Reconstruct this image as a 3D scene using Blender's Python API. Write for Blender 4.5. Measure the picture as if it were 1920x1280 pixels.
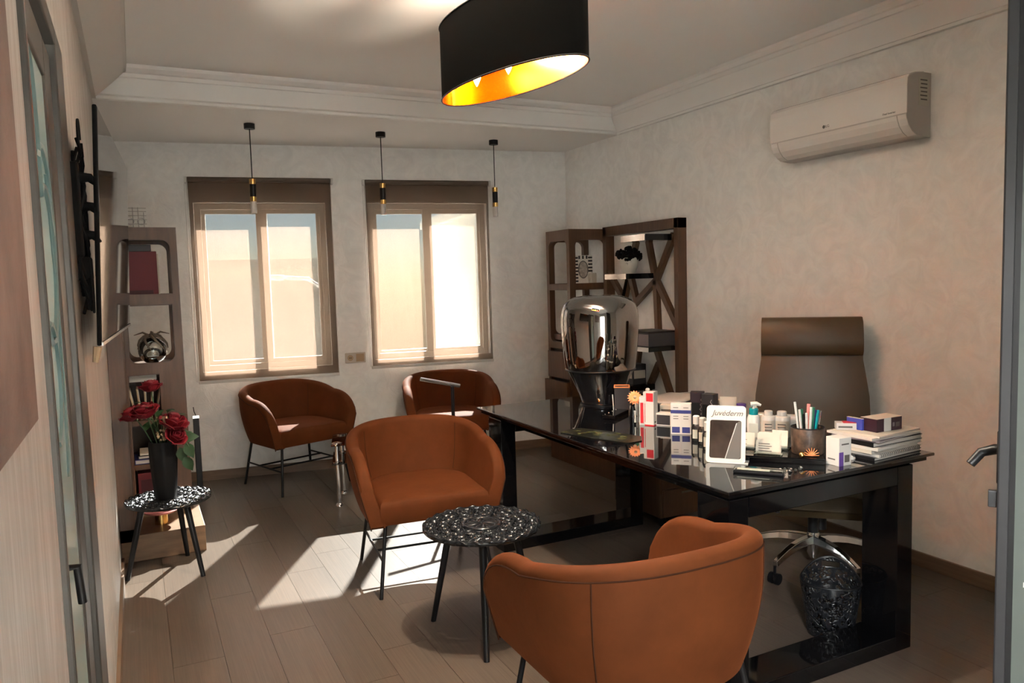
import bpy, math, random
from mathutils import Vector, Matrix
R=math.radians; PI=math.pi
random.seed(7)
scene=bpy.context.scene
for o in list(bpy.data.objects): bpy.data.objects.remove(o)
COL=scene.collection

# ------------------------------------------------------------------ camera, sky, sun, exposure
F=1425.85; YAW,PITCH,ROLL=R(26.3005),R(-4.62695),R(-1.66956)
cy,sy,cp,sp=math.cos(YAW),math.sin(YAW),math.cos(PITCH),math.sin(PITCH)
fw=Vector((sy*cp,cy*cp,sp)); r0=Vector((cy,-sy,0)); u0=r0.cross(fw)
rt=math.cos(ROLL)*r0+math.sin(ROLL)*u0; up=-math.sin(ROLL)*r0+math.cos(ROLL)*u0
cam=bpy.data.cameras.new('camera'); cam.sensor_width=36; cam.lens=36*F/1920; cam.clip_start=.02
co=bpy.data.objects.new('camera',cam); COL.objects.link(co); scene.camera=co
co.matrix_world=Matrix(((rt.x,up.x,-fw.x,0),(rt.y,up.y,-fw.y,0),(rt.z,up.z,-fw.z,1.5),(0,0,0,1)))

SUNV=Vector((-.55,-1.0,-.79)).normalized()
w=bpy.data.worlds.new('sky'); scene.world=w; w.use_nodes=True
nt=w.node_tree; nt.nodes.clear()
sk=nt.nodes.new('ShaderNodeTexSky'); sk.sky_type='NISHITA'; sk.sun_disc=False; sk.dust_density=.3; sk.ozone_density=4
sk.sun_elevation=math.asin(-SUNV.z); sk.sun_rotation=math.atan2(-SUNV.x,-SUNV.y)
bg=nt.nodes.new('ShaderNodeBackground'); bg.inputs[1].default_value=.112
wo=nt.nodes.new('ShaderNodeOutputWorld'); nt.links.new(sk.outputs[0],bg.inputs[0]); nt.links.new(bg.outputs[0],wo.inputs[0])
sl=bpy.data.lights.new('sun','SUN'); sl.energy=78; sl.angle=R(.6); sl.color=(1,.98,.95)
so=bpy.data.objects.new('sun',sl); COL.objects.link(so); so.rotation_euler=SUNV.to_track_quat('-Z','Y').to_euler(); so.location=(6,12,10)
scene.view_settings.view_transform='Standard'; scene.view_settings.look='None'
scene.view_settings.gamma=1; scene.view_settings.use_curve_mapping=False
scene.view_settings.exposure=2.1

# ------------------------------------------------------------------ materials
def M(name,col,rough=.5,metal=0,spec=.5,var=0,vscale=6,bump=0,bscale=40,sheen=0,coat=0,trans=0,emit=None,estr=0,stretch=None,ior=1.45,alpha=1,obrand=0,detail=4,subsurf=0):
    m=bpy.data.materials.new(name); m.use_nodes=True; n=m.node_tree.nodes; l=m.node_tree.links
    b=n['Principled BSDF']; I=b.inputs
    I['Base Color'].default_value=(*col,1); I['Roughness'].default_value=rough; I['Metallic'].default_value=metal
    I['Specular IOR Level'].default_value=spec; I['IOR'].default_value=ior; I['Alpha'].default_value=alpha
    I['Coat Weight'].default_value=coat; I['Coat Roughness'].default_value=.05
    I['Sheen Weight'].default_value=sheen; I['Sheen Roughness'].default_value=.4
    I['Sheen Tint'].default_value=(min(1,col[0]*2.2),min(1,col[1]*2.2),min(1,col[2]*2.2),1)
    I['Transmission Weight'].default_value=trans
    if emit: I['Emission Color'].default_value=(*emit,1); I['Emission Strength'].default_value=estr
    if var or bump:
        tc=n.new('ShaderNodeTexCoord'); src=tc.outputs['Object']
        if stretch:
            mp=n.new('ShaderNodeMapping'); mp.inputs['Scale'].default_value=stretch; l.new(src,mp.inputs[0]); src=mp.outputs[0]
            if obrand:
                oi=n.new('ShaderNodeObjectInfo'); cm=n.new('ShaderNodeCombineXYZ'); ml=n.new('ShaderNodeMath'); ml.operation='MULTIPLY'; ml.inputs[1].default_value=37
                l.new(oi.outputs['Random'],ml.inputs[0]); l.new(ml.outputs[0],cm.inputs[0]); l.new(ml.outputs[0],cm.inputs[2]); l.new(cm.outputs[0],mp.inputs['Location'])
    if var:
        t=n.new('ShaderNodeTexNoise'); t.inputs['Scale'].default_value=vscale; t.inputs['Detail'].default_value=detail; t.inputs['Roughness'].default_value=.6; l.new(src,t.inputs['Vector'])
        rp=n.new('ShaderNodeValToRGB'); e=rp.color_ramp.elements; e[0].position=.3; e[1].position=.7
        e[0].color=(*[c*(1-var) for c in col],1); e[1].color=(*[min(1,c*(1+var)) for c in col],1); l.new(t.outputs['Fac'],rp.inputs[0])
        out=rp.outputs[0]
        if obrand:
            oi2=n.new('ShaderNodeObjectInfo'); hs=n.new('ShaderNodeHueSaturation'); mr=n.new('ShaderNodeMapRange'); mr.inputs['To Min'].default_value=1-obrand; mr.inputs['To Max'].default_value=1+obrand
            l.new(oi2.outputs['Random'],mr.inputs['Value']); l.new(mr.outputs[0],hs.inputs['Value']); l.new(out,hs.inputs['Color']); out=hs.outputs[0]
        l.new(out,I['Base Color'])
    if bump:
        t2=n.new('ShaderNodeTexNoise'); t2.inputs['Scale'].default_value=bscale; t2.inputs['Detail'].default_value=5; l.new(src,t2.inputs['Vector'])
        bp=n.new('ShaderNodeBump'); bp.inputs['Strength'].default_value=bump; bp.inputs['Distance'].default_value=.01; l.new(t2.outputs['Fac'],bp.inputs['Height']); l.new(bp.outputs[0],I['Normal'])
    return m

def plaster(name,col,k=.35,stretch=(1,1,1)):
    m=bpy.data.materials.new(name); m.use_nodes=True; n=m.node_tree.nodes; l=m.node_tree.links; b=n['Principled BSDF']; I=b.inputs
    I['Roughness'].default_value=.5; I['Specular IOR Level'].default_value=.35
    tc=n.new('ShaderNodeTexCoord'); mp=n.new('ShaderNodeMapping'); mp.inputs['Scale'].default_value=stretch; l.new(tc.outputs['Object'],mp.inputs[0])
    t=n.new('ShaderNodeTexNoise'); t.inputs['Scale'].default_value=7; t.inputs['Detail'].default_value=8; t.inputs['Roughness'].default_value=.62; t.inputs['Distortion'].default_value=1.6; l.new(mp.outputs[0],t.inputs['Vector'])
    rp=n.new('ShaderNodeValToRGB'); e=rp.color_ramp.elements; e[0].position=.36; e[1].position=.62
    e[0].color=(*[c*.90 for c in col],1); e[1].color=(*col,1); l.new(t.outputs['Fac'],rp.inputs[0]); l.new(rp.outputs[0],I['Base Color'])
    rr=n.new('ShaderNodeMapRange'); rr.inputs['From Min'].default_value=.4; rr.inputs['From Max'].default_value=.6; rr.inputs['To Min'].default_value=.62; rr.inputs['To Max'].default_value=.36; l.new(t.outputs['Fac'],rr.inputs['Value']); l.new(rr.outputs[0],I['Roughness'])
    bp=n.new('ShaderNodeBump'); bp.inputs['Strength'].default_value=k; bp.inputs['Distance'].default_value=.012; l.new(t.outputs['Fac'],bp.inputs['Height']); l.new(bp.outputs[0],I['Normal'])
    return m

def thin_glass(name,tint,gloss=.08,rough=.0):
    m=bpy.data.materials.new(name); m.use_nodes=True; n=m.node_tree.nodes; l=m.node_tree.links; n.remove(n['Principled BSDF'])
    tr=n.new('ShaderNodeBsdfTransparent'); tr.inputs[0].default_value=(*tint,1); g=n.new('ShaderNodeBsdfGlossy'); g.inputs['Roughness'].default_value=rough
    fr=n.new('ShaderNodeFresnel'); fr.inputs[0].default_value=1.5; ad=n.new('ShaderNodeMath'); ad.operation='ADD'; ad.inputs[1].default_value=gloss-.04; l.new(fr.outputs[0],ad.inputs[0])
    mx=n.new('ShaderNodeMixShader'); l.new(ad.outputs[0],mx.inputs[0]); l.new(tr.outputs[0],mx.inputs[1]); l.new(g.outputs[0],mx.inputs[2]); l.new(mx.outputs[0],n['Material Output'].inputs[0])
    return m

def screen_fabric(name,T=.32):
    m=bpy.data.materials.new(name); m.use_nodes=True; n=m.node_tree.nodes; l=m.node_tree.links; n.remove(n['Principled BSDF'])
    df=n.new('ShaderNodeBsdfDiffuse'); df.inputs[0].default_value=(.235,.165,.122,1)
    tl=n.new('ShaderNodeBsdfTranslucent')
    tc=n.new('ShaderNodeTexCoord'); mp=n.new('ShaderNodeMapping'); mp.inputs['Scale'].default_value=(30,30,3); nz=n.new('ShaderNodeTexNoise'); nz.inputs['Scale'].default_value=3; nz.inputs['Detail'].default_value=4
    l.new(tc.outputs['Object'],mp.inputs[0]); l.new(mp.outputs[0],nz.inputs['Vector'])
    rp=n.new('ShaderNodeValToRGB'); e=rp.color_ramp.elements; e[0].position=.35; e[1].position=.65; e[0].color=(.062,.043,.031,1); e[1].color=(.082,.058,.042,1); l.new(nz.outputs['Fac'],rp.inputs[0]); l.new(rp.outputs[0],tl.inputs[0])
    m1=n.new('ShaderNodeMixShader'); m1.inputs[0].default_value=.33; l.new(df.outputs[0],m1.inputs[1]); l.new(tl.outputs[0],m1.inputs[2])
    tr=n.new('ShaderNodeBsdfTransparent'); tr.inputs[0].default_value=(1,.97,.93,1)
    m2=n.new('ShaderNodeMixShader'); m2.inputs[0].default_value=T; l.new(m1.outputs[0],m2.inputs[1]); l.new(tr.outputs[0],m2.inputs[2]); l.new(m2.outputs[0],n['Material Output'].inputs[0])
    return m

mt={}
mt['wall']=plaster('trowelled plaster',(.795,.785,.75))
mt['wallL_shaded']=plaster('shaded brushed plaster',(.44,.41,.375),.2,(1,3,.25))  # darker than the other walls: shade near the viewpoint is put into the colour
mt['ceil']=M('ceiling paint',(.83,.82,.785),.7)
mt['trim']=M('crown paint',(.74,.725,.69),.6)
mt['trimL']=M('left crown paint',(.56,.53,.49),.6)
mt['plank']=M('oak laminate',(.106,.080,.061),.28,var=.22,vscale=5,stretch=(9,.7,1),obrand=.07,bump=.05,bscale=30,detail=7)
mt['slab']=M('screed',(.06,.045,.034),.9)
mt['skirt']=M('skirting wood',(.16,.105,.068),.45,var=.2,vscale=4,stretch=(1,1,12))
mt['wood']=M('walnut veneer',(.088,.044,.023),.42,var=.25,vscale=5,stretch=(7,7,.8),detail=6)
mt['plinthwood']=M('plinth veneer',(.22,.13,.072),.42,var=.22,vscale=5,stretch=(1,1,8),detail=6)
mt['velvet']=M('rust velvet',(.094,.026,.0075),.75,spec=.12,sheen=.45,var=.16,vscale=5,bump=.06,bscale=60)
mt['pipe']=M('rust seam',(.04,.012,.004),.8,spec=.2)
mt['black']=M('black metal',(.007,.007,.008),.4,spec=.35)
mt['blackgloss']=M('black lacquer',(.003,.003,.0035),.06,spec=.4)
mt['blackglass']=M('black glass',(.004,.004,.005),.015,spec=.75,coat=.6)
mt['chrome']=M('chrome',(.75,.75,.76),.1,1)
mt['darkchrome']=M('smoked mirror glass',(.36,.35,.345),.025,1)
mt['smoke']=M('dark smoked glass',(.010,.010,.012),.02,spec=.9,coat=1)
mt['gold']=M('brushed brass',(.72,.46,.16),.25,1)
mt['goldfoil']=M('gold foil lining',(.52,.13,.006),.26,1)
mt['blacktex']=M('black shade fabric',(.0045,.004,.0035),.85,spec=.08)
mt['white']=M('white plastic',(.56,.545,.51),.3)
mt['acwhite']=M('appliance white',(.70,.665,.62),.22,coat=.4)
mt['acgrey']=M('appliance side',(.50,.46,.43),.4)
mt['alu']=M('window aluminium',(.62,.60,.55),.4)
mt['pane']=thin_glass('window pane',(.94,.98,1.0))
mt['clear']=thin_glass('clear glass',(.93,.96,.95),.12)
mt['fabric']=screen_fabric('screen fabric')
mt['frost']=M('frosted teal glass',(.42,.58,.575),.16,spec=.8,var=.08,vscale=1.2)
mt['frost2']=M('frosted green glass',(.075,.088,.078),.3,spec=.4)
mt['etch']=M('etched line',(.10,.17,.17),.4)
mt['doorfr']=M('bronze door frame',(.075,.068,.06),.35,.4)
mt['doorfr2']=M('graphite door frame',(.028,.028,.03),.4,.3)
mt['matblack']=M('matt black rubber',(.004,.004,.004),.85,spec=.15)
mt['taupe']=M('taupe leather',(.060,.042,.021),.42,var=.08,vscale=9,bump=.05,bscale=90)
mt['taupe2']=M('taupe leather side',(.11,.085,.07),.45)
mt['screen']=M('tv screen',(.006,.006,.007),.03,spec=.9)
mt['paper']=M('paper',(.55,.52,.47),.7)
mt['card']=M('cream card',(.52,.47,.39),.6)
mt['red']=M('red print',(.50,.02,.03),.5); mt['green']=M('green print',(.02,.13,.07),.5); mt['navy']=M('navy print',(.03,.035,.16),.5)
mt['purple']=M('purple print',(.11,.05,.25),.5); mt['ink']=M('grey ink',(.10,.09,.08),.6); mt['teal']=M('teal plastic',(.0,.22,.25),.4)
mt['maroon']=M('maroon board',(.11,.010,.016),.6); mt['maroon2']=M('dark maroon',(.05,.008,.012),.6)
mt['bluefoil']=M('blue foil print',(.06,.08,.40),.3); mt['orange']=M('orange petal',(.85,.28,.10),.6); mt['pink']=M('pink glass',(.75,.28,.27),.2)
mt['rose']=M('rose petal',(.15,.002,.008),.6,sheen=.15); mt['leaf']=M('leaf',(.018,.05,.015),.5,var=.3); mt['stem']=M('stem',(.04,.07,.03),.6)
mt['vase']=M('matt black ceramic',(.005,.005,.0055),.55,spec=.25)
mt['mirror']=M('mirror',(.72,.72,.70),.03,1)
mt['ceramic']=M('pale ceramic',(.50,.49,.42),.35)
mt['twig']=M('driftwood',(.13,.10,.075),.7); mt['beige']=M('beige straw',(.42,.31,.19),.8)
mt['canvas']=M('painted canvas',(.15,.095,.075),.8,var=.6,vscale=2.6,bump=.2,bscale=30)
mt['bulb']=M('lit bulb',(1,.9,.7),.3,emit=(1,.76,.42),estr=9)
mt['acryl']=M('frosted acrylic',(.62,.58,.54),.3,trans=.3)
mt['wire']=M('silver wire',(.35,.34,.32),.35,.8)
mt['zebra']=M('striped frame white',(.60,.57,.50),.5); mt['photo']=M('portrait print',(.30,.27,.23),.5,var=.5,vscale=30)
mt['greybox']=M('graphite box',(.03,.03,.035),.5); mt['mauve']=M('mauve box side',(.20,.17,.18),.6)
mt['facade']=M('pale facade',(.72,.66,.56),.9,var=.12,vscale=.8); mt['facade2']=M('white facade',(.85,.84,.80),.9); mt['street']=M('street',(.50,.46,.40),.9,var=.2,vscale=.5)
mt['winblk']=M('far window',(.09,.11,.13),.2)
mt['mat']=M('dark leaf reflection',(.008,.009,.005),.3,var=.9,vscale=22)  # dark ground of the leafy reflection painted on the desk
mt['cupart']=M('floral cup print',(.07,.042,.028),.45,var=.95,vscale=26,detail=6)

# ------------------------------------------------------------------ mesh helpers
class MB:
    def __init__(s): s.v=[]; s.f=[]
    def add(s,vs,fs):
        b=len(s.v); s.v+= [tuple(v) for v in vs]; s.f+=[tuple(i+b for i in f) for f in fs]; return s
    def box(s,x0,x1,y0,y1,z0,z1,T=None):
        vs=[Vector(p) for p in((x0,y0,z0),(x1,y0,z0),(x1,y1,z0),(x0,y1,z0),(x0,y0,z1),(x1,y0,z1),(x1,y1,z1),(x0,y1,z1))]
        if T: vs=[T(*p) if callable(T) else T@p for p in vs]
        fs=[(0,3,2,1),(4,5,6,7),(0,1,5,4),(1,2,6,5),(2,3,7,6),(3,0,4,7)]
        return s.add(vs,fs)
    def tube(s,pts,r,n=8,cap=True,closed=False):
        pts=[Vector(p) for p in pts]; N=len(pts); rs=r if isinstance(r,(list,tuple)) else [r]*N
        vs=[]; prev=None
        for i,p in enumerate(pts):
            if closed: t=pts[(i+1)%N]-pts[i-1]
            else: t=pts[min(i+1,N-1)]-pts[max(i-1,0)]
            t.normalize()
            if prev is None: a=t.orthogonal().normalized()
            else:
                a=prev-t*prev.dot(t); a=a.normalized() if a.length>1e-6 else t.orthogonal().normalized()
            prev=a; b=t.cross(a)
            for k in range(n):
                q=2*PI*k/n; vs.append(p+(a*math.cos(q)+b*math.sin(q))*rs[i])
        fs=[]
        for i in range(N if closed else N-1):
            j=(i+1)%N
            for k in range(n): fs.append((i*n+k,i*n+(k+1)%n,j*n+(k+1)%n,j*n+k))
        if cap and not closed: fs.append(tuple(range(n-1,-1,-1))); fs.append(tuple((N-1)*n+k for k in range(n)))
        return s.add(vs,fs)
    def lathe(s,prof,c=(0,0,0),n=32,sx=1,sy=1,cap=True,rot=0):
        vs=[];N=len(prof)
        for r,z in prof:
            for k in range(n):
                q=2*PI*k/n; x,y=r*sx*math.cos(q),r*sy*math.sin(q)
                vs.append((c[0]+x*math.cos(rot)-y*math.sin(rot),c[1]+x*math.sin(rot)+y*math.cos(rot),c[2]+z))
        fs=[]
        for i in range(N-1):
            for k in range(n): fs.append((i*n+k,i*n+(k+1)%n,(i+1)*n+(k+1)%n,(i+1)*n+k))
        if cap: fs.append(tuple(range(n-1,-1,-1))); fs.append(tuple((N-1)*n+k for k in range(n)))
        return s.add(vs,fs)
    def prism(s,poly,w0,w1,T):
        n=len(poly); vs=[T(a,b,w0) for a,b in poly]+[T(a,b,w1) for a,b in poly]
        return s.add(vs,[tuple(range(n-1,-1,-1)),tuple(range(n,2*n))]+[(i,(i+1)%n,n+(i+1)%n,n+i) for i in range(n)])
    def sphere(s,c,r,n=16,m=10,sz=1):
        vs=[];
        for i in range(m+1):
            t=PI*i/m
            for k in range(n): vs.append((c[0]+r*math.sin(t)*math.cos(2*PI*k/n),c[1]+r*math.sin(t)*math.sin(2*PI*k/n),c[2]+sz*r*math.cos(t)))
        return s.add(vs,[(i*n+k,(i+1)*n+k,(i+1)*n+(k+1)%n,i*n+(k+1)%n) for i in range(m) for k in range(n)])
    def mesh(s,name,off=None):
        me=bpy.data.meshes.new(name)
        me.from_pydata([(v[0]-off[0],v[1]-off[1],v[2]-off[2]) for v in s.v] if off is not None else s.v,[],s.f); me.validate(); me.update(); return me
    def build(s,name,mat,parent=None,smooth=False,bevel=0,seg=2,world=False,solid=0,sub=0,loc=None,rotz=0):
        off=None
        if world and parent is not None: off=parent['_w'] if '_w' in parent else (0,0,0)
        elif world and loc is not None: off=loc
        me=s.mesh(name,off); me.materials.append(mt[mat] if isinstance(mat,str) else mat)
        o=bpy.data.objects.new(name,me); COL.objects.link(o)
        if parent is not None:
            o.parent=parent
            if world: o['_w']=(0.,0.,0.) if False else tuple(parent['_w']) if '_w' in parent else (0.,0.,0.)
        elif world: o['_w']=tuple(loc) if loc is not None else (0.,0.,0.)
        if loc is not None: o.location=loc
        if rotz: o.rotation_euler.z=rotz
        if smooth:
            for p in me.polygons: p.use_smooth=True
            md=o.modifiers.new('edge','EDGE_SPLIT'); md.split_angle=R(38)
        if solid: md=o.modifiers.new('solid','SOLIDIFY'); md.thickness=solid; md.offset=0
        if bevel: md=o.modifiers.new('bevel','BEVEL'); md.width=bevel; md.segments=seg; md.limit_method='ANGLE'; md.angle_limit=R(35)
        if sub: md=o.modifiers.new('sub','SUBSURF'); md.levels=sub; md.render_levels=sub
        return o
def tag(o,label,cat,group=None):
    o['label']=label; o['category']=cat
    if group: o['group']=group
    return o
def struct(o,label=None):
    o['kind']='structure'
    if label: o['label']=label
    return o
def thing(name,label,cat,loc=(0,0,0),rotz=0,group=None):
    o=bpy.data.objects.new(name,None); COL.objects.link(o); o.location=loc; o.rotation_euler.z=rotz; o.empty_display_size=.05; o['_w']=tuple(float(c) for c in loc)
    return tag(o,label,cat,group)
def dup(root,loc,rotz,label,group=None):
    def cp(o,par):
        c=o.copy(); COL.objects.link(c); c.parent=par
        for ch in list(o.children): cp(ch,c)
        return c
    r=cp(root,None); r.location=loc; r.rotation_euler.z=rotz; r['label']=label
    if group: r['group']=group
    return r
ID=lambda a,b,w:(a,b,w)
def text(s,size,mat,parent,origin,xd,yd,name='lettering',shear=0,depth=.0004,align='CENTER'):
    cu=bpy.data.curves.new('t','FONT'); cu.body=s; cu.size=size; cu.extrude=depth; cu.shear=shear; cu.align_x=align; cu.align_y='CENTER'
    t=bpy.data.objects.new('t',cu); COL.objects.link(t); dg=bpy.context.evaluated_depsgraph_get(); me=bpy.data.meshes.new_from_object(t.evaluated_get(dg)); bpy.data.objects.remove(t)
    xd=Vector(xd).normalized(); yd=Vector(yd).normalized(); zd=xd.cross(yd)
    me.transform(Matrix(((xd.x,yd.x,zd.x,origin[0]),(xd.y,yd.y,zd.y,origin[1]),(xd.z,yd.z,zd.z,origin[2]),(0,0,0,1))))
    me.materials.clear(); me.materials.append(mt[mat]); me.name=name
    o=bpy.data.objects.new(name,me); COL.objects.link(o); o.parent=parent; return o

# ------------------------------------------------------------------ room shell
XL,XR=-.145,3.475; YF=-.42; ZC=2.80; ZS=2.607
ang=R(-8.81); D=Vector((math.cos(ang),math.sin(ang),0)); N=Vector((-D.y,D.x,0))
CL=Vector((XL,6.437,0)); ULEN=(XR-XL)/D.x
def W(u,w,z): p=CL+D*u+N*w; return (p.x,p.y,z)
fl=struct(MB().box(XL-.3,XR+.3,YF-.0,7.0,-.12,-.012).build('floor','slab'),'brown oak laminate floor')
# planks run along the depth of the room, one shared mesh, trimmed by scale
PW,PL=.194,1.28
pm=MB().box(-.5,.5,-.5,.5,-.012,0).mesh('plank'); pm.materials.append(mt['plank'])
nx=int(math.ceil((XR-XL)/PW)); first=True
for i in range(nx):
    x0=XL+i*PW; x1=min(x0+PW,XR); y=YF-random.random()*PL
    yend=6.44-(((x0+x1)/2)-XL)*.155
    while y<yend:
        a,b=max(y,YF),min(y+PL,yend); y+=PL
        if b-a<.05: continue
        o=bpy.data.objects.new('plank',pm); COL.objects.link(o); o.parent=fl
        o.location=((x0+x1)/2,(a+b)/2,0); o.scale=(x1-x0-.0014,b-a-.0014,1)
struct(MB().box(XR,XR+.2,YF,6.3,-.05,ZC+.1).build('wall_right','wall'),'pale trowelled plaster wall on the right')
# left wall with a doorway for the frosted glass door
DY0,DY1,DZ=1.53,2.42,2.147
lw=MB()
for y0,y1,z0,z1 in((YF,DY0,-.05,ZC+.1),(DY1,6.9,-.05,ZC+.1),(DY0,DY1,DZ,ZC+.1)): lw.box(XL-.25,XL,y0,y1,z0,z1)
struct(lw.build('wall_left','wallL_shaded'),'pale shaded brushed plaster wall on the left')
# back wall with two window openings
W1=(.60,1.585,.85,2.16); W2=(1.935,2.93,.87,2.16); TH=.22
bw=MB()
for u0,u1,z0,z1 in((-.3,W1[0],-.05,ZC),(W1[0],W1[1],-.05,W1[2]),(W1[0],W1[1],W1[3],ZC),(W1[1],W2[0],-.05,ZC),(W2[0],W2[1],-.05,W2[2]),(W2[0],W2[1],W2[3],ZC),(W2[1],ULEN+.3,-.05,ZC)): bw.box(u0,u1,0,TH,z0,z1,W)
struct(bw.build('wall_back','wall'),'plaster wall with two windows at the back')
# wall behind the camera with a doorway onto a hall holding an added fill lamp
DX0,DX1=-.10,1.0
fwall=MB()
for x0,x1,z0,z1 in((XL-.25,DX0,-.05,ZC+.1),(DX1,XR+.2,-.05,ZC+.1),(DX0,DX1,2.2,ZC+.1)): fwall.box(x0,x1,YF-.15,YF,z0,z1)
struct(fwall.build('wall_front','wall'),'plaster wall behind the viewpoint')
hall=MB()
for b in((-1.6,-1.4,-2.6,YF-.15,-.05,2.7),(3.0,3.2,-2.6,YF-.15,-.05,2.7),(-1.6,3.2,-2.8,-2.6,-.05,2.7),(-1.6,3.2,-2.8,YF-.15,2.6,2.75),(-1.6,3.2,-2.8,YF,-.12,-.001)): hall.box(*b)
struct(hall.build('wall_hall','wall'),'walls of the hall behind the viewpoint')
hl=thing('hall_fill_lamp','added round fill lamp, unseen, in the hall behind the viewpoint','lamp',(-.62,-1.35,2.6))  # added unseen lamp, brightens the room through the doorway
MB().lathe([(.0,0),(.24,0),(.24,-.03),(.2,-.05),(0,-.05)],n=32,cap=False).build('shade','acryl',hl,True)
L=bpy.data.lights.new('hall_fill','AREA'); L.energy=135; L.size=.7; L.color=(.96,.985,1); lo=bpy.data.objects.new('hall_fill_light',L); COL.objects.link(lo); lo.location=(0,0,-.07); lo.parent=hl
# ceiling
struct(MB().box(XL-.25,XR+.2,YF,7.0,ZC,ZC+.15).build('ceiling','ceil'),'smooth off-white ceiling')
sof=MB().prism([(6.8,ZS),(5.072,ZS),(5.06,ZS+.006),(5.06,ZS+.022),(5.045,ZS+.03),(5.022,ZC-.07),(5.012,ZC-.066),(5.008,ZC-.045),(4.995,ZC-.04),(4.975,ZC-.02),(4.97,ZC),(6.8,ZC)],XL-.1,XR+.1,lambda a,b,w:(w,a,b))
struct(sof.build('trim_1','trim'),'lowered ceiling band with moulded edge above the windows')
def crown(x0,s,k):
    return MB().prism([(0,ZS-.004),(.026,ZS-.004),(.03,ZS+.01),(.022,ZS+.016),(.028,ZS+.026),(k*.72,ZC-.07),(k*.78,ZC-.066),(k*.80,ZC-.045),(k*.9,ZC-.04),(k,ZC-.018),(k,ZC),(0,ZC)],YF,5.03,lambda a,b,w:(x0+s*a,w,b))
struct(crown(XR,-1,.11).build('trim_2','trim'),'crown moulding along the right wall')
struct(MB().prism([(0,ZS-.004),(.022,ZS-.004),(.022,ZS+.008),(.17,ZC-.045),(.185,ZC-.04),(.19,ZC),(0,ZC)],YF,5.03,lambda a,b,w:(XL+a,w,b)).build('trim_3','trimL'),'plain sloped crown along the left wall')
struct(MB().box(XR-.014,XR,YF,5.8,0,.075).build('baseboard_right','skirt',bevel=.003),'brown skirting board along the right wall')
bl=MB().box(XL,XL+.014,YF,DY0-.03,0,.075).box(XL,XL+.014,DY1+.03,4.5,0,.075); struct(bl.build('baseboard_left','skirt'),'brown skirting board along the left wall')
struct(MB().box(.0,ULEN,-.014,0,0,.075,W).build('baseboard_back','skirt'),'brown skirting board under the windows')

# windows
def window(idx,o,panes,label):
    u0,u1,z0,z1=o; root=bpy.data.objects.new('window_%d'%idx,None); COL.objects.link(root); root['_w']=(0.,0.,0.); struct(root,label)
    f=MB(); t=.045; w0,w1=.07,.17
    for b in((u0,u0+t,z0,z1),(u1-t,u1,z0,z1),(u0+t,u1-t,z0,z0+t),(u0+t,u1-t,z1-t,z1)): f.box(b[0],b[1],w0,w1,b[2],b[3],W)
    f.build('window_frame','alu',root,bevel=.003)
    um=(panes[0][1]+panes[1][0])/2
    for k,(a,b,c,d) in enumerate(panes):
        w=.09 if k==1 else .125
        sL=u0+t if k==0 else um-.045; sR=um+.045 if k==0 else u1-t
        s=MB()
        for q in((sL,a,z0+t,z1-t),(b,sR,z0+t,z1-t),(a,b,z0+t,c),(a,b,d,z1-t)): s.box(q[0],q[1],w,w+.03,q[2],q[3],W)
        so_=s.build('sash','alu',root,bevel=.002)
        MB().box(a-.005,b+.005,w+.011,w+.017,c-.005,d+.005,W).build('pane','pane',so_)
        uh=(sL+a)/2 if k==0 else (b+sR)/2
        MB().box(uh-.012,uh+.012,w-.014,w,1.32,1.5,W).build('handle','alu',so_,bevel=.004)
    return root
window(1,W1,[(.672,1.058,.925,2.083),(1.130,1.512,.925,2.083)],'sliding window behind the wider blind')
window(2,W2,[(2.008,2.402,.935,2.08),(2.468,2.864,.935,2.08)],'sliding window behind the narrower blind')

# roller blinds
def blind(u0,u1,z0,z1,label,cord_r):
    c=W((u0+u1)/2,-.03,z0); b=thing('roller_blind',label,'blind',(c[0],c[1],0),0,'roller blinds')
    MB().box(u0,u1,-.0315,-.030,z0+.02,z1-.012,W).build('fabric','fabric',b,world=True)
    MB().tube([W(u0,-.035,z1-.022),W(u1,-.035,z1-.022)],.02,12).build('roller_tube','fabric' if 0 else M('blind roll',(.11,.082,.062),.9),b,True,world=True)
    MB().box(u0-.006,u1+.006,-.04,-.022,z0,z0+.024,W).build('bottom_bar','white',b,bevel=.004,world=True)
    for s_,uu in((-1,u0),(1,u1)):
        m=MB().box(uu+s_*.004,uu+s_*.022,-.06,0,z1-.05,z1-.002,W)
        br=m.build('bracket','white',b,bevel=.004,world=True)
    uu=u1+.018 if cord_r else u0-.016
    pts=[W(uu-.006,-.045,z1-.05-(z1-z0-.1)*i/10) for i in range(11)]; zb=z0+.05
    pts+=[W(uu-.006*math.cos(PI*i/6)+.012*math.sin(PI*i/6)*0,-.045,zb-.03*math.sin(PI*i/6)) for i in range(1,6)]
    pts+=[W(uu+.008,-.045,zb+(z1-.05-zb)*i/10) for i in range(11)]
    MB().tube(pts,.0022,6).build('pull_chain','white',b,True,world=True)
    for uu in (u0-.004,u1+.004): MB().tube([W(uu,-.012,z0),W(uu,-.012,z1-.05)],.0035,6).build('guide_strip','white',b,True,world=True)
    return b
blind(.574,1.63,.765,2.352,'wide brown screen blind, lower edge above the leftmost armchair',False)
blind(1.906,2.94,.80,2.345,'narrower brown screen blind beside the wall socket and corner shelf',False)
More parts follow.
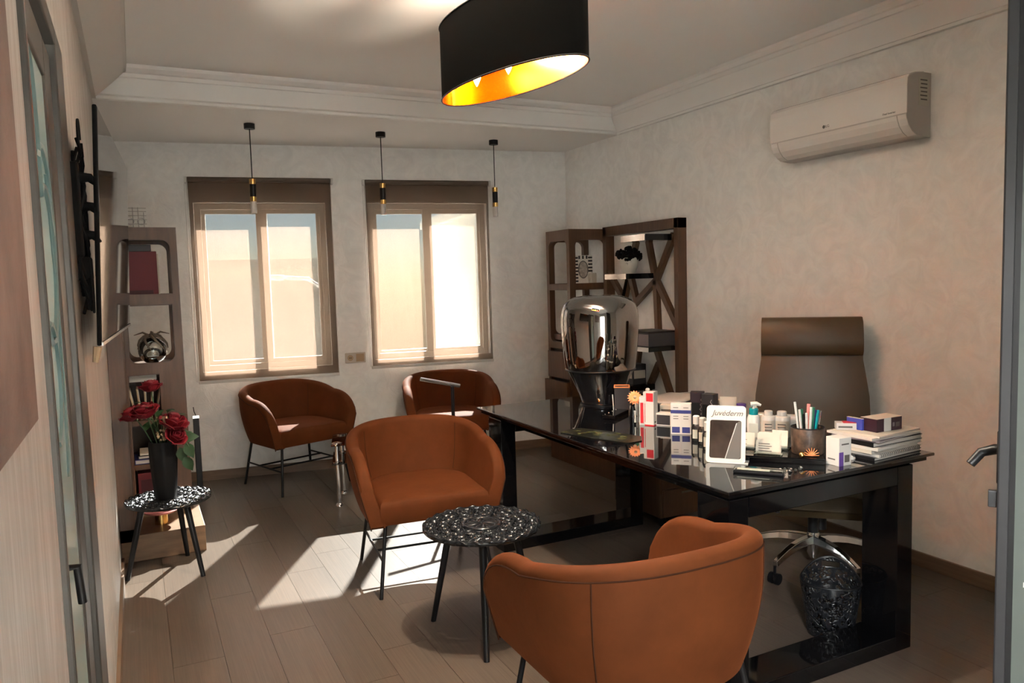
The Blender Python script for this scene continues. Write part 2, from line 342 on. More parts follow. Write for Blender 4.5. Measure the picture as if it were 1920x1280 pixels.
# wall sockets
c=W(1.768,0,.9); s=thing('wall_socket','beige double wall socket between the two windows','socket',(c[0],c[1],0))
MB().box(1.687,1.853,-.012,0,.858,.942,W).build('plate','card',s,bevel=.004,world=True)
p=MB();
for i in range(24): pass
def ring(mb,uc,zc,r,w0,w1,n=20):
    mb.prism([(uc+r*math.cos(2*PI*k/n),zc+r*math.sin(2*PI*k/n)) for k in range(n)],w0,w1,lambda a,b,w_:W(a,w_,b))
ring(p,1.728,.90,.024,-.016,-.011); p.build('outlet','beige',s,world=True)
p=MB(); ring(p,1.722,.90,.004,-.0175,-.0155,8); ring(p,1.734,.90,.004,-.0175,-.0155,8); p.build('pin_hole','black',s,world=True)
p=MB().box(1.775,1.84,-.015,-.011,.868,.932,W); p.build('cover','beige',s,bevel=.003,world=True)

# outside: street and neighbouring buildings
struct(MB().box(-14,26,7.6,40,-3.2,-3.0).build('street_ground','street'),'sunlit street outside the windows')
def house(x,y,wd,dp,h,m,label,rows):
    t=thing('neighbour_building',label,'building',(x,y,-3),R(-8))
    MB().box(-wd/2,wd/2,0,dp,0,h).build('wall',m,t); MB().box(-wd/2-.15,wd/2+.15,-.15,dp+.15,h,h+.25).build('parapet',m,t)
    for r_ in range(rows):
        for c_ in range(int(wd/2.4)):
            xx=-wd/2+1.2+c_*2.4; MB().box(xx-.5,xx+.5,-.04,.05,1.1+r_*3,2.6+r_*3).build('window','winblk',t)
house(1.2,19,8,6,4.9,'facade','low beige building across the street behind the left window',1)
house(11.0,17,6.6,6,6.2,'facade2','white building across the street behind the right window',2)
t=thing('street_lamp','white street lamp post outside the left window','street lamp',(3.02,13.4,-3)); MB().tube([(0,0,0),(0,0,4.4)],[.09,.05],10).build('post','facade2',t,True); MB().tube([(0,0,4.4),(-.3,0,4.62),(-.8,0,4.66)],.035,8).build('arm','facade2',t,True); MB().box(-1.1,-.7,-.1,.1,4.6,4.7).build('lamp_head','facade2',t,bevel=.03)

# ------------------------------------------------------------------ doors
d1=bpy.data.objects.new('door_1',None); COL.objects.link(d1); d1['_w']=(0.,0.,0.); struct(d1,'frosted teal glass door with bronze frame in the left wall')
f=MB(); xo,xi=XL-.12,XL+.012
for b in((DY0,DY0+.012,0,DZ),(DY1-.24,DY1,0,DZ),(DY0+.012,DY1-.24,DZ-.05,DZ)): f.box(xo,xi,b[0],b[1],b[2],b[3])
f.build('door_frame','doorfr',d1,bevel=.004)
xg0,xg1=XL-.045,XL-.002; a0,a1=DY0+.014,DY1-.245; zt=DZ-.075; st=.014; st2=.16
l_=MB()
for b in((a0,a0+st,.01,zt),(a1-st2,a1,.01,zt),(a0+st,a1-st2,.01,.14),(a0+st,a1-st2,zt-.09,zt)): l_.box(xg0,xg1,b[0],b[1],b[2],b[3])
lf=l_.build('door_leaf','doorfr',d1,bevel=.005)
MB().box(XL-.018,XL-.008,a0+st-.01,a1-st2+.01,.13,zt-.08).build('pane','frost',lf)
def curve_tube(fn,n,r,x=XL-.007): return MB().tube([ (x,*fn(i/(n-1))) for i in range(n)],r,6)
yc_=(a0+a1-st2+st)/2
cv=[lambda t:(yc_-.15+.28*t+.05*math.sin(t*7),1.95-.35*t+.06*math.sin(t*9)),
    lambda t:(yc_+.02+.15*math.cos(t*4.4-2.4),1.60+.20*math.sin(t*4.4-2.2)),
    lambda t:(yc_-.05+.12*math.cos(t*5-1.6),1.32+.12*math.sin(t*5-1.6)),
    lambda t:(yc_+.10+.06*math.sin(t*3),1.75-.65*t)]
for k,fn in enumerate(cv): curve_tube(fn,40,.007 if k<3 else .004).build('etched_line','etch',lf,True)
h=MB().tube([(XL-.01,a0+.03,1.0),(XL+.022,a0+.03,1.0),(XL+.026,a0+.035,.93)],.008,10); h.build('door_handle','black',lf,True)
MB().box(XL-.003,XL+.003,a0+.012,a0+.045,.93,1.08).build('handle_plate','black',lf,bevel=.003)

d2=bpy.data.objects.new('door_2',None); COL.objects.link(d2); struct(d2,'open frosted glass door with black lever at the right edge')
d2.location=(1.818,1.087,0); d2.rotation_euler.z=math.atan2(-.86,.51)
f=MB()
for b in((0,.026,.01,2.3),(.80,.86,.01,2.3),(.026,.80,.01,.10),(.026,.80,2.24,2.3)): f.box(b[0],b[1],-.02,.02,b[2],b[3])
f.build('door_leaf','doorfr2',d2,bevel=.004)
MB().box(.034,.806,-.005,.005,.09,2.25).build('pane','frost2',d2)
MB().box(.024,.036,-.021,.021,.09,2.25).build('gasket','black',d2)
random.seed(3)
e=MB()
for i in range(16):
    z=.62+.04*i; x=.075+.02*math.sin(i*1.7); e.box(x,x+.006,-.0062,-.0052,z,z+.012)
e.build('etched_line','white',d2)
MB().box(-.002,.035,.02,.032,.975,1.105).build('handle_plate','black',d2,bevel=.004)
MB().tube([(.015,.03,1.05),(.012,.075,1.05),(-.006,.092,1.046),(-.035,.094,1.035),(-.058,.082,1.005)],[.013,.013,.013,.012,.011],10).build('door_handle','black',d2,True)
MB().box(-.018,.002,-.008,.008,.925,.965).build('latch','doorfr2',d2,bevel=.002)

# artwork on the left wall
t=thing('wall_art','large abstract canvas in brown and mauve on the left wall','artwork',(XL+.018,.6,1.34))
MB().box(-.018,.010,-.62,.52,0,.95).build('canvas','canvas',t,bevel=.003)

# ------------------------------------------------------------------ television and cables
nb,ntp,fb,ft=[Vector(p) for p in((-.090,2.45,1.347),(-.060,2.45,2.022),(-.022,3.68,1.352),(.008,3.68,2.030))]
t=thing('television','flat black television angled off the left wall, window reflected in its screen','television',(-.06,3.05,1.35))
ex=(fb-nb).normalized(); ez=(ntp-nb).normalized(); en=ez.cross(ex)*-1
if en.x<0: en=-en
TVM=lambda a,b,c: tuple(nb+ex*a+ez*b+en*c)
wd=(fb-nb).length; ht=(ntp-nb).length
MB().box(0,wd,0,ht,-.012,0,lambda a,b,c:TVM(a,b,c)).build('body','matblack',t,bevel=.004,world=True)
MB().box(.006,wd-.006,.012,ht-.006,0,.001,lambda a,b,c:TVM(a,b,c)).build('screen','screen',t,world=True)
MB().box(.004,wd-.004,.0,.010,0,.004,lambda a,b,c:TVM(a,b,c)).build('bottom_trim','chrome',t,world=True)
MB().box(.35,.85,.2,.5,-.045,-.012,lambda a,b,c:TVM(a,b,c)).build('wall_bracket','black',t,world=True)
MB().tube([TVM(.04,-.005,-.014),TVM(.04,-.05,-.02)],[.012,.008],8).build('sensor','beige',t,True,world=True)
cx=-.112
def loop(pts,r=.005): return MB().tube(pts,r,7)
t=thing('power_strip','black power strip with plugs on the left wall beside the television','power strip',(-.13,2.50,1.72))
MB().box(XL,XL+.03,2.43,2.50,1.60,1.86).build('strip','matblack',t,bevel=.006,world=True)
for z in(1.66,1.74,1.82): MB().tube([(XL+.03,2.465,z),(XL+.055,2.465,z),(XL+.07,2.46,z-.02)],[.016,.013,.005],10).build('plug','matblack',t,True,world=True)
t=thing('cable_bundle','tangle of black cables hanging on the wall beside the television','cables',(-.12,2.5,1.48))
random.seed(5)
for k in range(7):
    pts=[(XL+.028+.012*math.sin(i*.9+k),2.47+.03*math.sin(i*.7+k*1.3),1.93-.43*i/12-.01*k) for i in range(13)]
    loop(pts,.0045).build('cable','matblack',t,True,world=True)
loop([(XL+.035,2.47+.035*math.cos(q),1.93+.05*math.sin(q)) for q in [PI*2*i/20 for i in range(20)]],.004).build('cable','matblack',t,True,world=True)
for k in range(3): loop([(XL+.03+.006*k,2.47+(.022+.004*k)*math.cos(q),1.50+(.045+.006*k)*math.sin(q)) for q in [PI*2*i/20 for i in range(21)]],.0035).build('cable','matblack',t,True,world=True)
t=thing('set_top_box','small black adapter box hung below the power strip','adapter',(-.12,2.5,1.55)); MB().box(XL,XL+.045,2.45,2.53,1.535,1.60).build('case','matblack',t,bevel=.006,world=True); MB().box(XL+.01,XL+.03,2.448,2.45,1.55,1.585).build('port_panel','matblack',t,world=True)

# ------------------------------------------------------------------ shelf units
def fillet(mb,T,u,z,su,sz,r,w0,w1,n=6):
    poly=[(u,z)]+[(u+su*r*(1-math.sin(a)),z+sz*r*(1-math.cos(a))) for a in [PI/2*i/n for i in range(n+1)]]
    if su*sz<0: poly=poly[::-1]
    mb.prism(poly,w0,w1,T)
def framed(T,u0,u1,z0,z1,holes,w0,w1,r=.05):
    """panel between u0..u1, z0..z1 with holes [(ua,ub,za,zb,corners)] stacked in z"""
    mb=MB(); bx=lambda a,b,c,d: mb.add([T(*q) for q in((a,c,w0),(b,c,w0),(b,d,w0),(a,d,w0),(a,c,w1),(b,c,w1),(b,d,w1),(a,d,w1))],[(0,3,2,1),(4,5,6,7),(0,1,5,4),(1,2,6,5),(2,3,7,6),(3,0,4,7)])
    z=z0
    for ua,ub,za,zb,cs in sorted(holes,key=lambda h:h[2]):
        if za>z: bx(u0,u1,z,za)
        bx(u0,ua,za,zb); bx(ub,u1,za,zb); z=zb
        for k,(uu,zz,su,sz) in enumerate(((ua,zb,1,-1),(ub,zb,-1,-1),(ua,za,1,1),(ub,za,-1,1))):
            if cs[k]: fillet(mb,T,uu,zz,su,sz,r,w0,w1)
    if z<z1: bx(u0,u1,z,z1)
    return mb
def bar(mb,p,q,wd,x0,x1):
    a=Vector((p[0],p[1]));b=Vector((q[0],q[1]));d=(b-a).normalized();n=Vector((-d.y,d.x))*wd/2
    mb.prism([tuple(a+n),tuple(a-n),tuple(b-n),tuple(b+n)],x0,x1,lambda y,z,w_:(w_,y,z)); return mb
BARS=[((4.747,1.80),(4.93,1.32)),((4.62,1.80),(4.536,1.49)),((4.31,1.79),(4.518,1.468)),((4.518,1.468),(4.93,1.20)),((4.525,1.468),(4.50,.99)),((4.518,1.468),(4.28,1.14)),((4.85,1.53),(4.77,1.32)),((4.86,1.50),(4.96,1.25)),((4.545,1.0),(4.36,.62)),((4.735,1.0),(4.86,.45)),((4.50,.86),(4.80,.40)),((4.36,.64),(4.62,.2)),((4.78,.7),(4.98,.95)),((4.52,.5),(4.3,.3)),((4.93,1.32),(5.15,1.55)),((4.96,.95),(5.15,.7)),((4.93,1.20),(5.15,1.0))]
def unit(side):
    """side=+1: on right wall, -1: mirrored on left wall"""
    if side>0:
        Xw,Xt,y0,y1,yp,zp,zt=XR,3.083,5.18,5.55,4.238,.172,1.885
    else: Xw,Xt,y0,y1,yp,zp,zt=XL,.252,5.05,5.57,4.52,.148,1.875
    s=-side; th=.035
    lab='corner walnut shelf unit with drawers and lattice panel on the right wall' if side>0 else 'walnut shelf tower with rounded openings in the back left corner'
    t=thing('shelf_unit',lab,'shelf',((Xw+Xt)/2,(y0+y1)/2,0))
    B=lambda xa,xb: (min(xa,xb),max(xa,xb))
    xp=Xt+s*(.035 if side<0 else 0)
    pf=4.63 if side<0 else 4.26
    MB().box(*B(Xw,xp),pf,y1,0,zp).build('plinth','plinthwood' if side<0 else 'wood',t,bevel=.003,world=True)
    # front face of the tower (faces the room entrance)
    TF=lambda u,z,w_:(u,w_,z)
    xa,xb=B(Xw,Xt)
    if side>0: holes=[(3.140,3.425,1.458,1.80,(1,1,0,0)),(3.137,3.425,1.04,1.405,(0,0,1,1)),(3.14,3.425,.35,.93,(0,0,0,0))]
    else: holes=[(-.045,.213,1.478,1.80,(1,1,0,0)),(-.045,.205,1.065,1.415,(0,0,1,1)),(-.058,.110,.165,.995,(0,0,0,0))]
    fr=framed(TF,xa,xb,zp,zt,holes,y0,y0+th).build('front_frame','wood',t,world=True)
    framed(TF,xa,xb,zp,zt,[h for h in holes if h[2]>1],y1-th,y1).build('rear_frame','wood',t,world=True)
    # face towards the middle of the room
    TS=lambda u,z,w_:(w_,u,z)
    ha,hb=(y0+.042,y1-.042) if side>0 else (y0+.07,y1-.05)
    holes=[(ha,hb,1.455,1.80,(1,1,0,0)),(ha,hb,.985,1.405,(0,0,1,1))]
    xs=B(Xt,Xt-s*.03) ; framed(TS,y0+th,y1-th,.93 if side>0 else zp,zt,holes,xs[0],xs[1]).build('side_frame','wood',t,world=True)
    for z in (1.43,1.02,zt-.03): MB().box(xa+.03,xb-.03,y0+th,y1-th,z-.022,z+.022).build('shelf','wood',t,world=True)
    if side<0:
        MB().box(xa+.02,xb-.03,y1-th-.02,y1-th,zp,1.0).build('back_panel','wood',t,world=True)
        for z in(.70,.43): MB().box(xa+.02,xb-.03,y0+th,y1-th-.02,z-.015,z+.015).build('shelf','wood',t,world=True)
    else:
        MB().box(Xt+.03,Xt+.06,y0+th,y1-th,zp,.93).build('drawer_back','black',t,world=True)
        for z0,z1,pull in((.69,.905,0),(.42,.672,.035),(.19,.40,0)):
            dr=MB().box(Xt-.012-pull,Xt+.018-pull,y0+.004,y1-.006,z0,z1).build('drawer','wood',t,bevel=.003,world=True)
            if pull: MB().box(Xt+.018-pull,Xt+.03,y0+.04,y1-.04,z0+.02,z1-.03).build('drawer_box','plinthwood',dr,world=True)
    # lattice panel on the wall
    xq=B(Xw,Xw+s*.078); ft_=.05
    f=MB()
    for b in((yp,yp+.045,zp,zt+.012),(y0-.05,y0,zp,zt+.012),(yp,y0,zt-.06,zt+.012),(yp,y0,zp,zp+.07)): f.box(xq[0],xq[1],*b)
    pn=f.build('lattice_frame','wood',t,bevel=.002,world=True)
    lx=B(Xw+s*.03,Xw+s*.068)
    k=(y0-yp)/(5.03-4.238); yr=y0
    if side>0: k=1; yr=5.03
    for p,q in BARS:
        p2=(yr-(5.03-p[0])*k,p[1]); q2=(yr-(5.03-q[0])*k,q[1])
        bar(MB(),p2,q2,.04,*lx).build('lattice_bar','wood',pn,world=True)
    return t
RU=unit(1); LU=unit(-1)
# black ledges hung on the lattice
for i,(ya,yb,xf,za,zb,lab) in enumerate(((4.315,4.60,3.172,1.746,1.790,'black gloss ledge at the top of the lattice panel'),(4.530,4.80,3.161,1.482,1.520,'black gloss ledge under the black flower pot'),(4.282,4.62,3.165,.972,1.004,'black gloss ledge under the black storage box'),(4.56,4.84,3.20,.66,.70,'black gloss ledge near the bottom of the lattice panel'))):
    t=thing('wall_ledge',lab,'shelf',(xf,ya,za),0,'ledges on the lattice panel')
    MB().box(xf+.004,3.43,ya,yb,za,zb).build('board','blackgloss',t,bevel=.002,world=True)
    MB().box(xf,xf+.004,ya,yb,za,zb).build('front_edge','chrome',t,world=True)
# pot of black blooms
t=thing('flower_pot','pale face-shaped pot with black blooms on the lattice ledge','plant pot',(3.27,4.64,1.521))
MB().lathe([(.0,0),(.045,0),(.06,.04),(.072,.09),(.07,.115),(.055,.115),(.05,.09)],n=28,cap=False).build('pot','ceramic',t,True)
MB().sphere((-.055,-.05,.07),.010,8,6).sphere((-.03,-.066,.085),.007,8,6).build('relief','ceramic',t,True)
random.seed(2)
for k in range(9):
    a=2*PI*k/8; rr=.062 if k<8 else 0; c=(rr*math.cos(a),rr*math.sin(a),.135+.012*math.sin(3*a)+(.03 if k==8 else 0)); m=MB()
    for j in range(26):
        v=Vector((random.gauss(0,1),random.gauss(0,1),random.gauss(0,1))).normalized()*.030; m.sphere((c[0]+v.x,c[1]+v.y,c[2]+v.z),.012,6,4)
    m.build('bloom','matblack',t)
# photo frame in the right tower
t=thing('photo_frame','striped black and white picture frame with an oval portrait in the corner shelf','picture frame',(3.285,5.30,1.453),R(-30))
tl=Matrix.Rotation(R(-14),4,'X')
MB().box(-.075,.075,-.008,.008,0,.235,tl).build('frame','zebra',t)
for i in range(8):
    for s_ in(-1,1): MB().box(s_*.058-.017,s_*.058+.017,-.0095,-.0082,.012+.028*i,.026+.028*i,tl).build('stripe','black',t)
for x in(-.03,.0,.03): MB().box(x-.007,x+.007,-.0095,-.0082,.205,.232,tl).build('stripe','black',t)
MB().prism([(.042*math.cos(2*PI*k/24),.115+.075*math.sin(2*PI*k/24)) for k in range(24)],-.0105,-.0082,lambda a,b,w_:tuple(tl@Vector((a,w_,b)))).build('oval_mount','ink',t)
MB().prism([(.034*math.cos(2*PI*k/24),.115+.066*math.sin(2*PI*k/24)) for k in range(24)],-.0115,-.0105,lambda a,b,w_:tuple(tl@Vector((a,w_,b)))).build('portrait','photo',t)
t=thing('candle_block','short cream candle block beside the picture frame','candle',(3.345,5.265,1.453)); MB().box(-.028,.028,-.028,.028,0,.085).build('wax','card',t,bevel=.006); MB().tube([(0,0,.085),(0,0,.097)],.0015,5).build('wick','black',t)
t=thing('white_books','flat stack of pale papers on the middle corner shelf','papers',(3.27,5.37,1.043)); 
for i in range(3): MB().box(-.10+.004*i,.10-.006*i,-.10,.10,.022*i,.022*i+.02).build('booklet','paper',t)
# boxes on the lattice ledges
t=thing('storage_box','black storage box with grey end panel on the lattice ledge','box',(3.29,4.42,1.005)); MB().box(-.11,.12,-.13,.14,0,.095).build('body','greybox',t,bevel=.004); MB().box(-.1125,-.11,-.125,.135,.006,.088).build('end_panel','mauve',t); MB().box(-.115,.122,-.135,.145,.095,.108).build('lid','black',t,bevel=.003); 
t=thing('gift_box','dark green box with cream label low on the lattice panel','box',(3.32,4.69,.701)); MB().box(-.06,.06,-.09,.09,0,.15).build('body','green' if 0 else 'greybox',t,bevel=.004); MB().box(-.05,.05,-.0915,-.09,.045,.105).build('label','card',t); MB().box(-.0615,-.06,-.075,.075,.045,.105).build('label','card',t)
# ---- left tower contents
t=thing('wire_ornament','small silver wire house ornament on top of the left tower','ornament',(.04,5.2,1.876))
m=MB()
for x in(-.045,-.015,.015,.045): m.tube([(x,0,0),(x,0,.13 if abs(x)<.03 else .10)],.0022,5)
for z in(.03,.055,.08,.105,.125): m.tube([(-.06,0,z),(.06,0,z)],.0018,5)
m.build('wire_grid','wire',t,True)
for x in(-.03,.03): MB().tube([(x+.02*math.cos(2*PI*i/14),-.008,.045+.02*math.sin(2*PI*i/14)) for i in range(14)],.003,6,closed=True).build('wire_ring','wire',t,True)
MB().box(-.06,.06,-.02,.02,0,.008).build('base','wire',t)
t=thing('maroon_binder','dark red gift box standing in the top opening of the left tower','box',(.05,5.25,1.452)); MB().box(-.075,.09,-.10,.10,0,.285).build('body','maroon',t,bevel=.003); MB().box(-.08,.062,-.105,.105,.285,.325).build('lid','greybox',t,bevel=.003); MB().box(-.07,.06,-.1015,-.10,.01,.05).build('label','maroon2',t); MB().box(.09,.098,-.09,.09,0,.27).build('ribbon_edge','card',t)
t=thing('glass_globe','clear glass globe wrapped in driftwood in the left tower','vase',(.085,5.2,1.043))
MB().sphere((0,0,.085),.082,28,16).build('globe','clear',t,True)
MB().sphere((0,0,.06),.055,20,12,.8).build('water','clear',t,True)
random.seed(9)
for k in range(7):
    a=2*PI*k/7; pts=[(.088*math.cos(a+.25*i)*math.sin(.25+i*.33),.088*math.sin(a+.25*i)*math.sin(.25+i*.33),.085+.09*math.cos(.25+i*.33)+.012) for i in range(5)]
    MB().tube(pts,[.010,.009,.008,.006,.003],6).build('driftwood_branch','twig',t,True)
for k in range(4):
    a=1.6*k; MB().tube([(0,0,.17),(.05*math.cos(a),.04*math.sin(a),.20),(.10*math.cos(a),.06*math.sin(a),.185)],[.009,.006,.002],6).build('driftwood_branch','twig',t,True)
def book(x,y,z,w_,d_,h_,m,label,name='book',rz=0,grp='books in the left tower'):
    t=thing(name,label,'book',(x,y,z),rz,grp); c=MB()
    c.box(-w_/2,w_/2,-d_/2,d_/2,0,.003).box(-w_/2,w_/2,-d_/2,d_/2,h_-.003,h_).box(-w_/2,-w_/2+.004,-d_/2,d_/2,.003,h_-.003); c.build('cover',m,t)
    MB().box(-w_/2+.004,w_/2-.006,-d_/2+.005,d_/2-.005,.003,h_-.003).build('pages','paper',t); return t
def flatbook(x,y,z,w_,d_,h_,m,label,rz=0): return book(x,y,z,w_,d_,h_,m,label,'book',rz)
book(.02,5.20,.947,.16,.2,.045,'maroon2','dark maroon album lying in the left tower below the globe')
flatbook(.02,5.2,.446,.15,.2,.028,'navy','thin blue book lying low in the left tower'); flatbook(.03,5.2,.475,.13,.18,.02,'greybox','thin dark book lying on the blue book in the left tower')
flatbook(.035,5.2,.496,.12,.17,.016,'card','thin pale book topmost of the low pile in the left tower')
t=thing('red_file_box','dark red file box standing in the lowest opening of the left tower','box',(.03,5.21,.149)); MB().box(-.075,.075,-.11,.11,0,.24).build('body','maroon',t,bevel=.003); MB().box(-.06,.06,-.1115,-.11,.05,.20).build('label','maroon2',t)
for k in range(5):
    t=thing('card_folder','beige folder %s in the left tower behind the roses'%('leaning leftmost','leaning second from the left','leaning in the middle','leaning fourth from the left','leaning rightmost')[k],'folder',(-.028+.026*k,5.19,.717),0,'beige folders in the left tower')
    T_=Matrix.Rotation(R(-10+5*k),4,'Y'); MB().box(-.004,.004,-.09,.09,0,.19,T_).build('cover','beige',t); MB().box(-.002,.007,-.085,.085,.003,.185,T_).build('sheets','paper',t)
# glass bowl with gold foot on the left plinth
t=thing('footed_bowl','pink glass bowl on a gold foot on the left plinth','bowl',(.065,4.80,.149)); MB().lathe([(.0,0),(.036,0),(.034,.055),(.0,.055)],n=24,cap=False).build('foot','gold',t,True); MB().lathe([(.0,.055),(.04,.057),(.085,.07),(.105,.085),(.10,.087),(.08,.076),(.0,.062)],n=32,cap=False).build('dish','pink',t,True)
# black stand by the left tower
t=thing('folded_stand','folded black stand with chrome cap between the left tower and the window wall','stand',(.345,5.85,0)); MB().box(-.02,.02,-.02,.02,0,.58).build('post','black',t,bevel=.004); MB().box(-.022,.022,-.022,.022,.58,.60).build('cap','chrome',t); MB().tube([(0,0,.60),(-.01,0,.63),(-.012,0,.66)],.003,6).build('hook','black',t); MB().box(-.03,.03,-.05,.05,0,.02).build('foot','black',t)

# ------------------------------------------------------------------ lamps
def pendant(loc,label):
    t=thing('pendant_lamp',label,'lamp',loc,0,'slim pendants before the windows')
    MB().lathe([(.0,0),(.036,0),(.036,-.035),(.0,-.035)],n=24,cap=False).build('canopy','black',t,True)
    MB().tube([(0,0,-.035),(0,0,-.372)],.0035,8).build('cable','black',t,True)
    MB().lathe([(.0,-.37),(.022,-.37),(.022,-.405),(.0,-.405)],n=20,cap=False).build('upper_collar','gold',t,True)
    MB().lathe([(.0,-.405),(.0215,-.405),(.0215,-.49),(.0,-.49)],n=20,cap=False).build('sleeve','black',t,True)
    MB().lathe([(.0,-.49),(.022,-.49),(.022,-.522),(.0,-.522)],n=20,cap=False).build('lower_collar','gold',t,True)
    MB().lathe([(.0,-.522),(.0195,-.522),(.0195,-.60),(.0,-.60)],n=20,cap=False).build('diffuser','acryl',t,True)
    return t
p0=pendant((.774,5.494,ZS),'leftmost of three slim black and brass pendants, before the left window')
dup(p0,(1.695,5.51,ZS),0,'middle of three slim black and brass pendants, before the right window'); dup(p0,(2.631,5.552,ZS),0,'rightmost of three slim black and brass pendants, before bare wall')

t=thing('oval_pendant','large oval drum pendant, black outside and glowing gold inside','lamp',(1.245,2.485,2.2),math.atan2(-.984,.18))
a,b,H=.395,.137,.27
sh=MB().lathe([(1,0),(1,H)],n=72,sx=a,sy=b,cap=False); sh.build('shade','blacktex',t,True)
MB().lathe([(1,H-.004),(1,.0)],n=72,sx=a-.004,sy=b-.004,cap=False).build('lining','goldfoil',t,True)
MB().tube([(a*math.cos(2*PI*k/72),b*math.sin(2*PI*k/72),0) for k in range(72)],.0035,6,closed=True).build('lower_rim','black',t,True)
MB().tube([(a*math.cos(2*PI*k/72),b*math.sin(2*PI*k/72),H) for k in range(72)],.0035,6,closed=True).build('upper_rim','black',t,True)
MB().tube([(-.26,0,H-.03),(.26,0,H-.03)],.008,8).build('lamp_bar','gold',t,True)
for k,x in enumerate((-.2,0,.2)):
    sk_=MB().tube([(x,0,H-.03),(x,0,H-.145)],.014,12).build('lamp_holder','gold',t,True)
    MB().lathe([(.0,0),(.018,-.012),(.021,-.035),(.015,-.065),(.006,-.085),(.0,-.095)],(x,0,H-.145),16,cap=False).build('bulb','bulb',sk_,True)
    Lp=bpy.data.lights.new('bulb_light','POINT'); Lp.energy=16; Lp.color=(1,.88,.72); Lp.shadow_soft_size=.02; lo=bpy.data.objects.new('bulb_light',Lp); COL.objects.link(lo); lo.parent=t; lo.location=(x+.1 if x<.1 else x-.1,.0,H-.11)
for x in(-.22,.22): MB().tube([(x,0,H-.03),(x,0,ZC-2.2-.02)],.003,6).build('suspension_rod','gold',t,True)
MB().box(-.26,.26,-.045,.045,ZC-2.2-.03,ZC-2.2).build('ceiling_plate','gold',t,bevel=.004)

# ------------------------------------------------------------------ air conditioner
AY0,AY1=2.43,3.275
t=thing('air_conditioner','white wall-mounted split air conditioner on the right wall','air conditioner',(XR,(AY0+AY1)/2,2.12))
prof=[(0,2.425),(.06,2.425),(.12,2.418),(.160,2.405),(.172,2.39),(.175,2.36),(.175,2.23),(.170,2.205),(.155,2.175),(.13,2.148),(.10,2.132),(.05,2.125),(0,2.125)]
TA=lambda a_,b_,w_:(XR-a_,w_,b_)
MB().prism(prof,AY0,AY1,TA).build('body','acgrey',t,world=True)
pf=[(.06,2.4275),(.12,2.4205),(.162,2.407),(.1745,2.391),(.1775,2.36),(.1775,2.228),(.173,2.228),(.173,2.36),(.17,2.388),(.158,2.402),(.12,2.416),(.06,2.4225)]
MB().prism(pf,AY0-.004,AY1+.004,TA).build('front_panel','acwhite',t,world=True)
lp=[(.1765,2.222),(.172,2.203),(.157,2.173),(.132,2.146),(.101,2.130),(.101,2.134),(.129,2.151),(.152,2.178),(.166,2.205),(.170,2.222)]
MB().prism(lp,AY0+.05,AY1-.05,TA).build('louvre','acwhite',t,world=True)
for y0_,y1_ in((AY0,AY0+.045),(AY1-.045,AY1)): MB().prism([(a_+.001,b_) for a_,b_ in lp],y0_,y1_,TA).build('corner_cap','acwhite',t,world=True)
MB().box(XR-.09,XR-.02,AY0-.0015,AY0,2.27,2.40).build('rating_label','ceramic',t,world=True)
for k in range(6): MB().box(XR-.08+.004*(k%2),XR-.03,AY0-.0022,AY0-.0015,2.385-.018*k,2.391-.018*k).build('print_line','ink',t,world=True)
ctr=(XR,(AY0+AY1)/2,2.12)
loc=lambda x,y,z:(x-ctr[0],y-ctr[1],z-ctr[2])
MB().lathe([(.0,0),(.0085,0),(.0085,.0008),(0,.0008)],n=20,cap=False).build('logo_disc','ink',t,loc=loc(XR-.1778,2.905,2.252)).rotation_euler=(0,R(-90),0)
text('LG',.019,'ink',t,loc(XR-.1779,2.882,2.252),(0,-1,0),(0,0,1))
text('Dual Inverter',.013,'ink',t,loc(XR-.1779,2.52,2.243),(0,-1,0),(0,0,1))

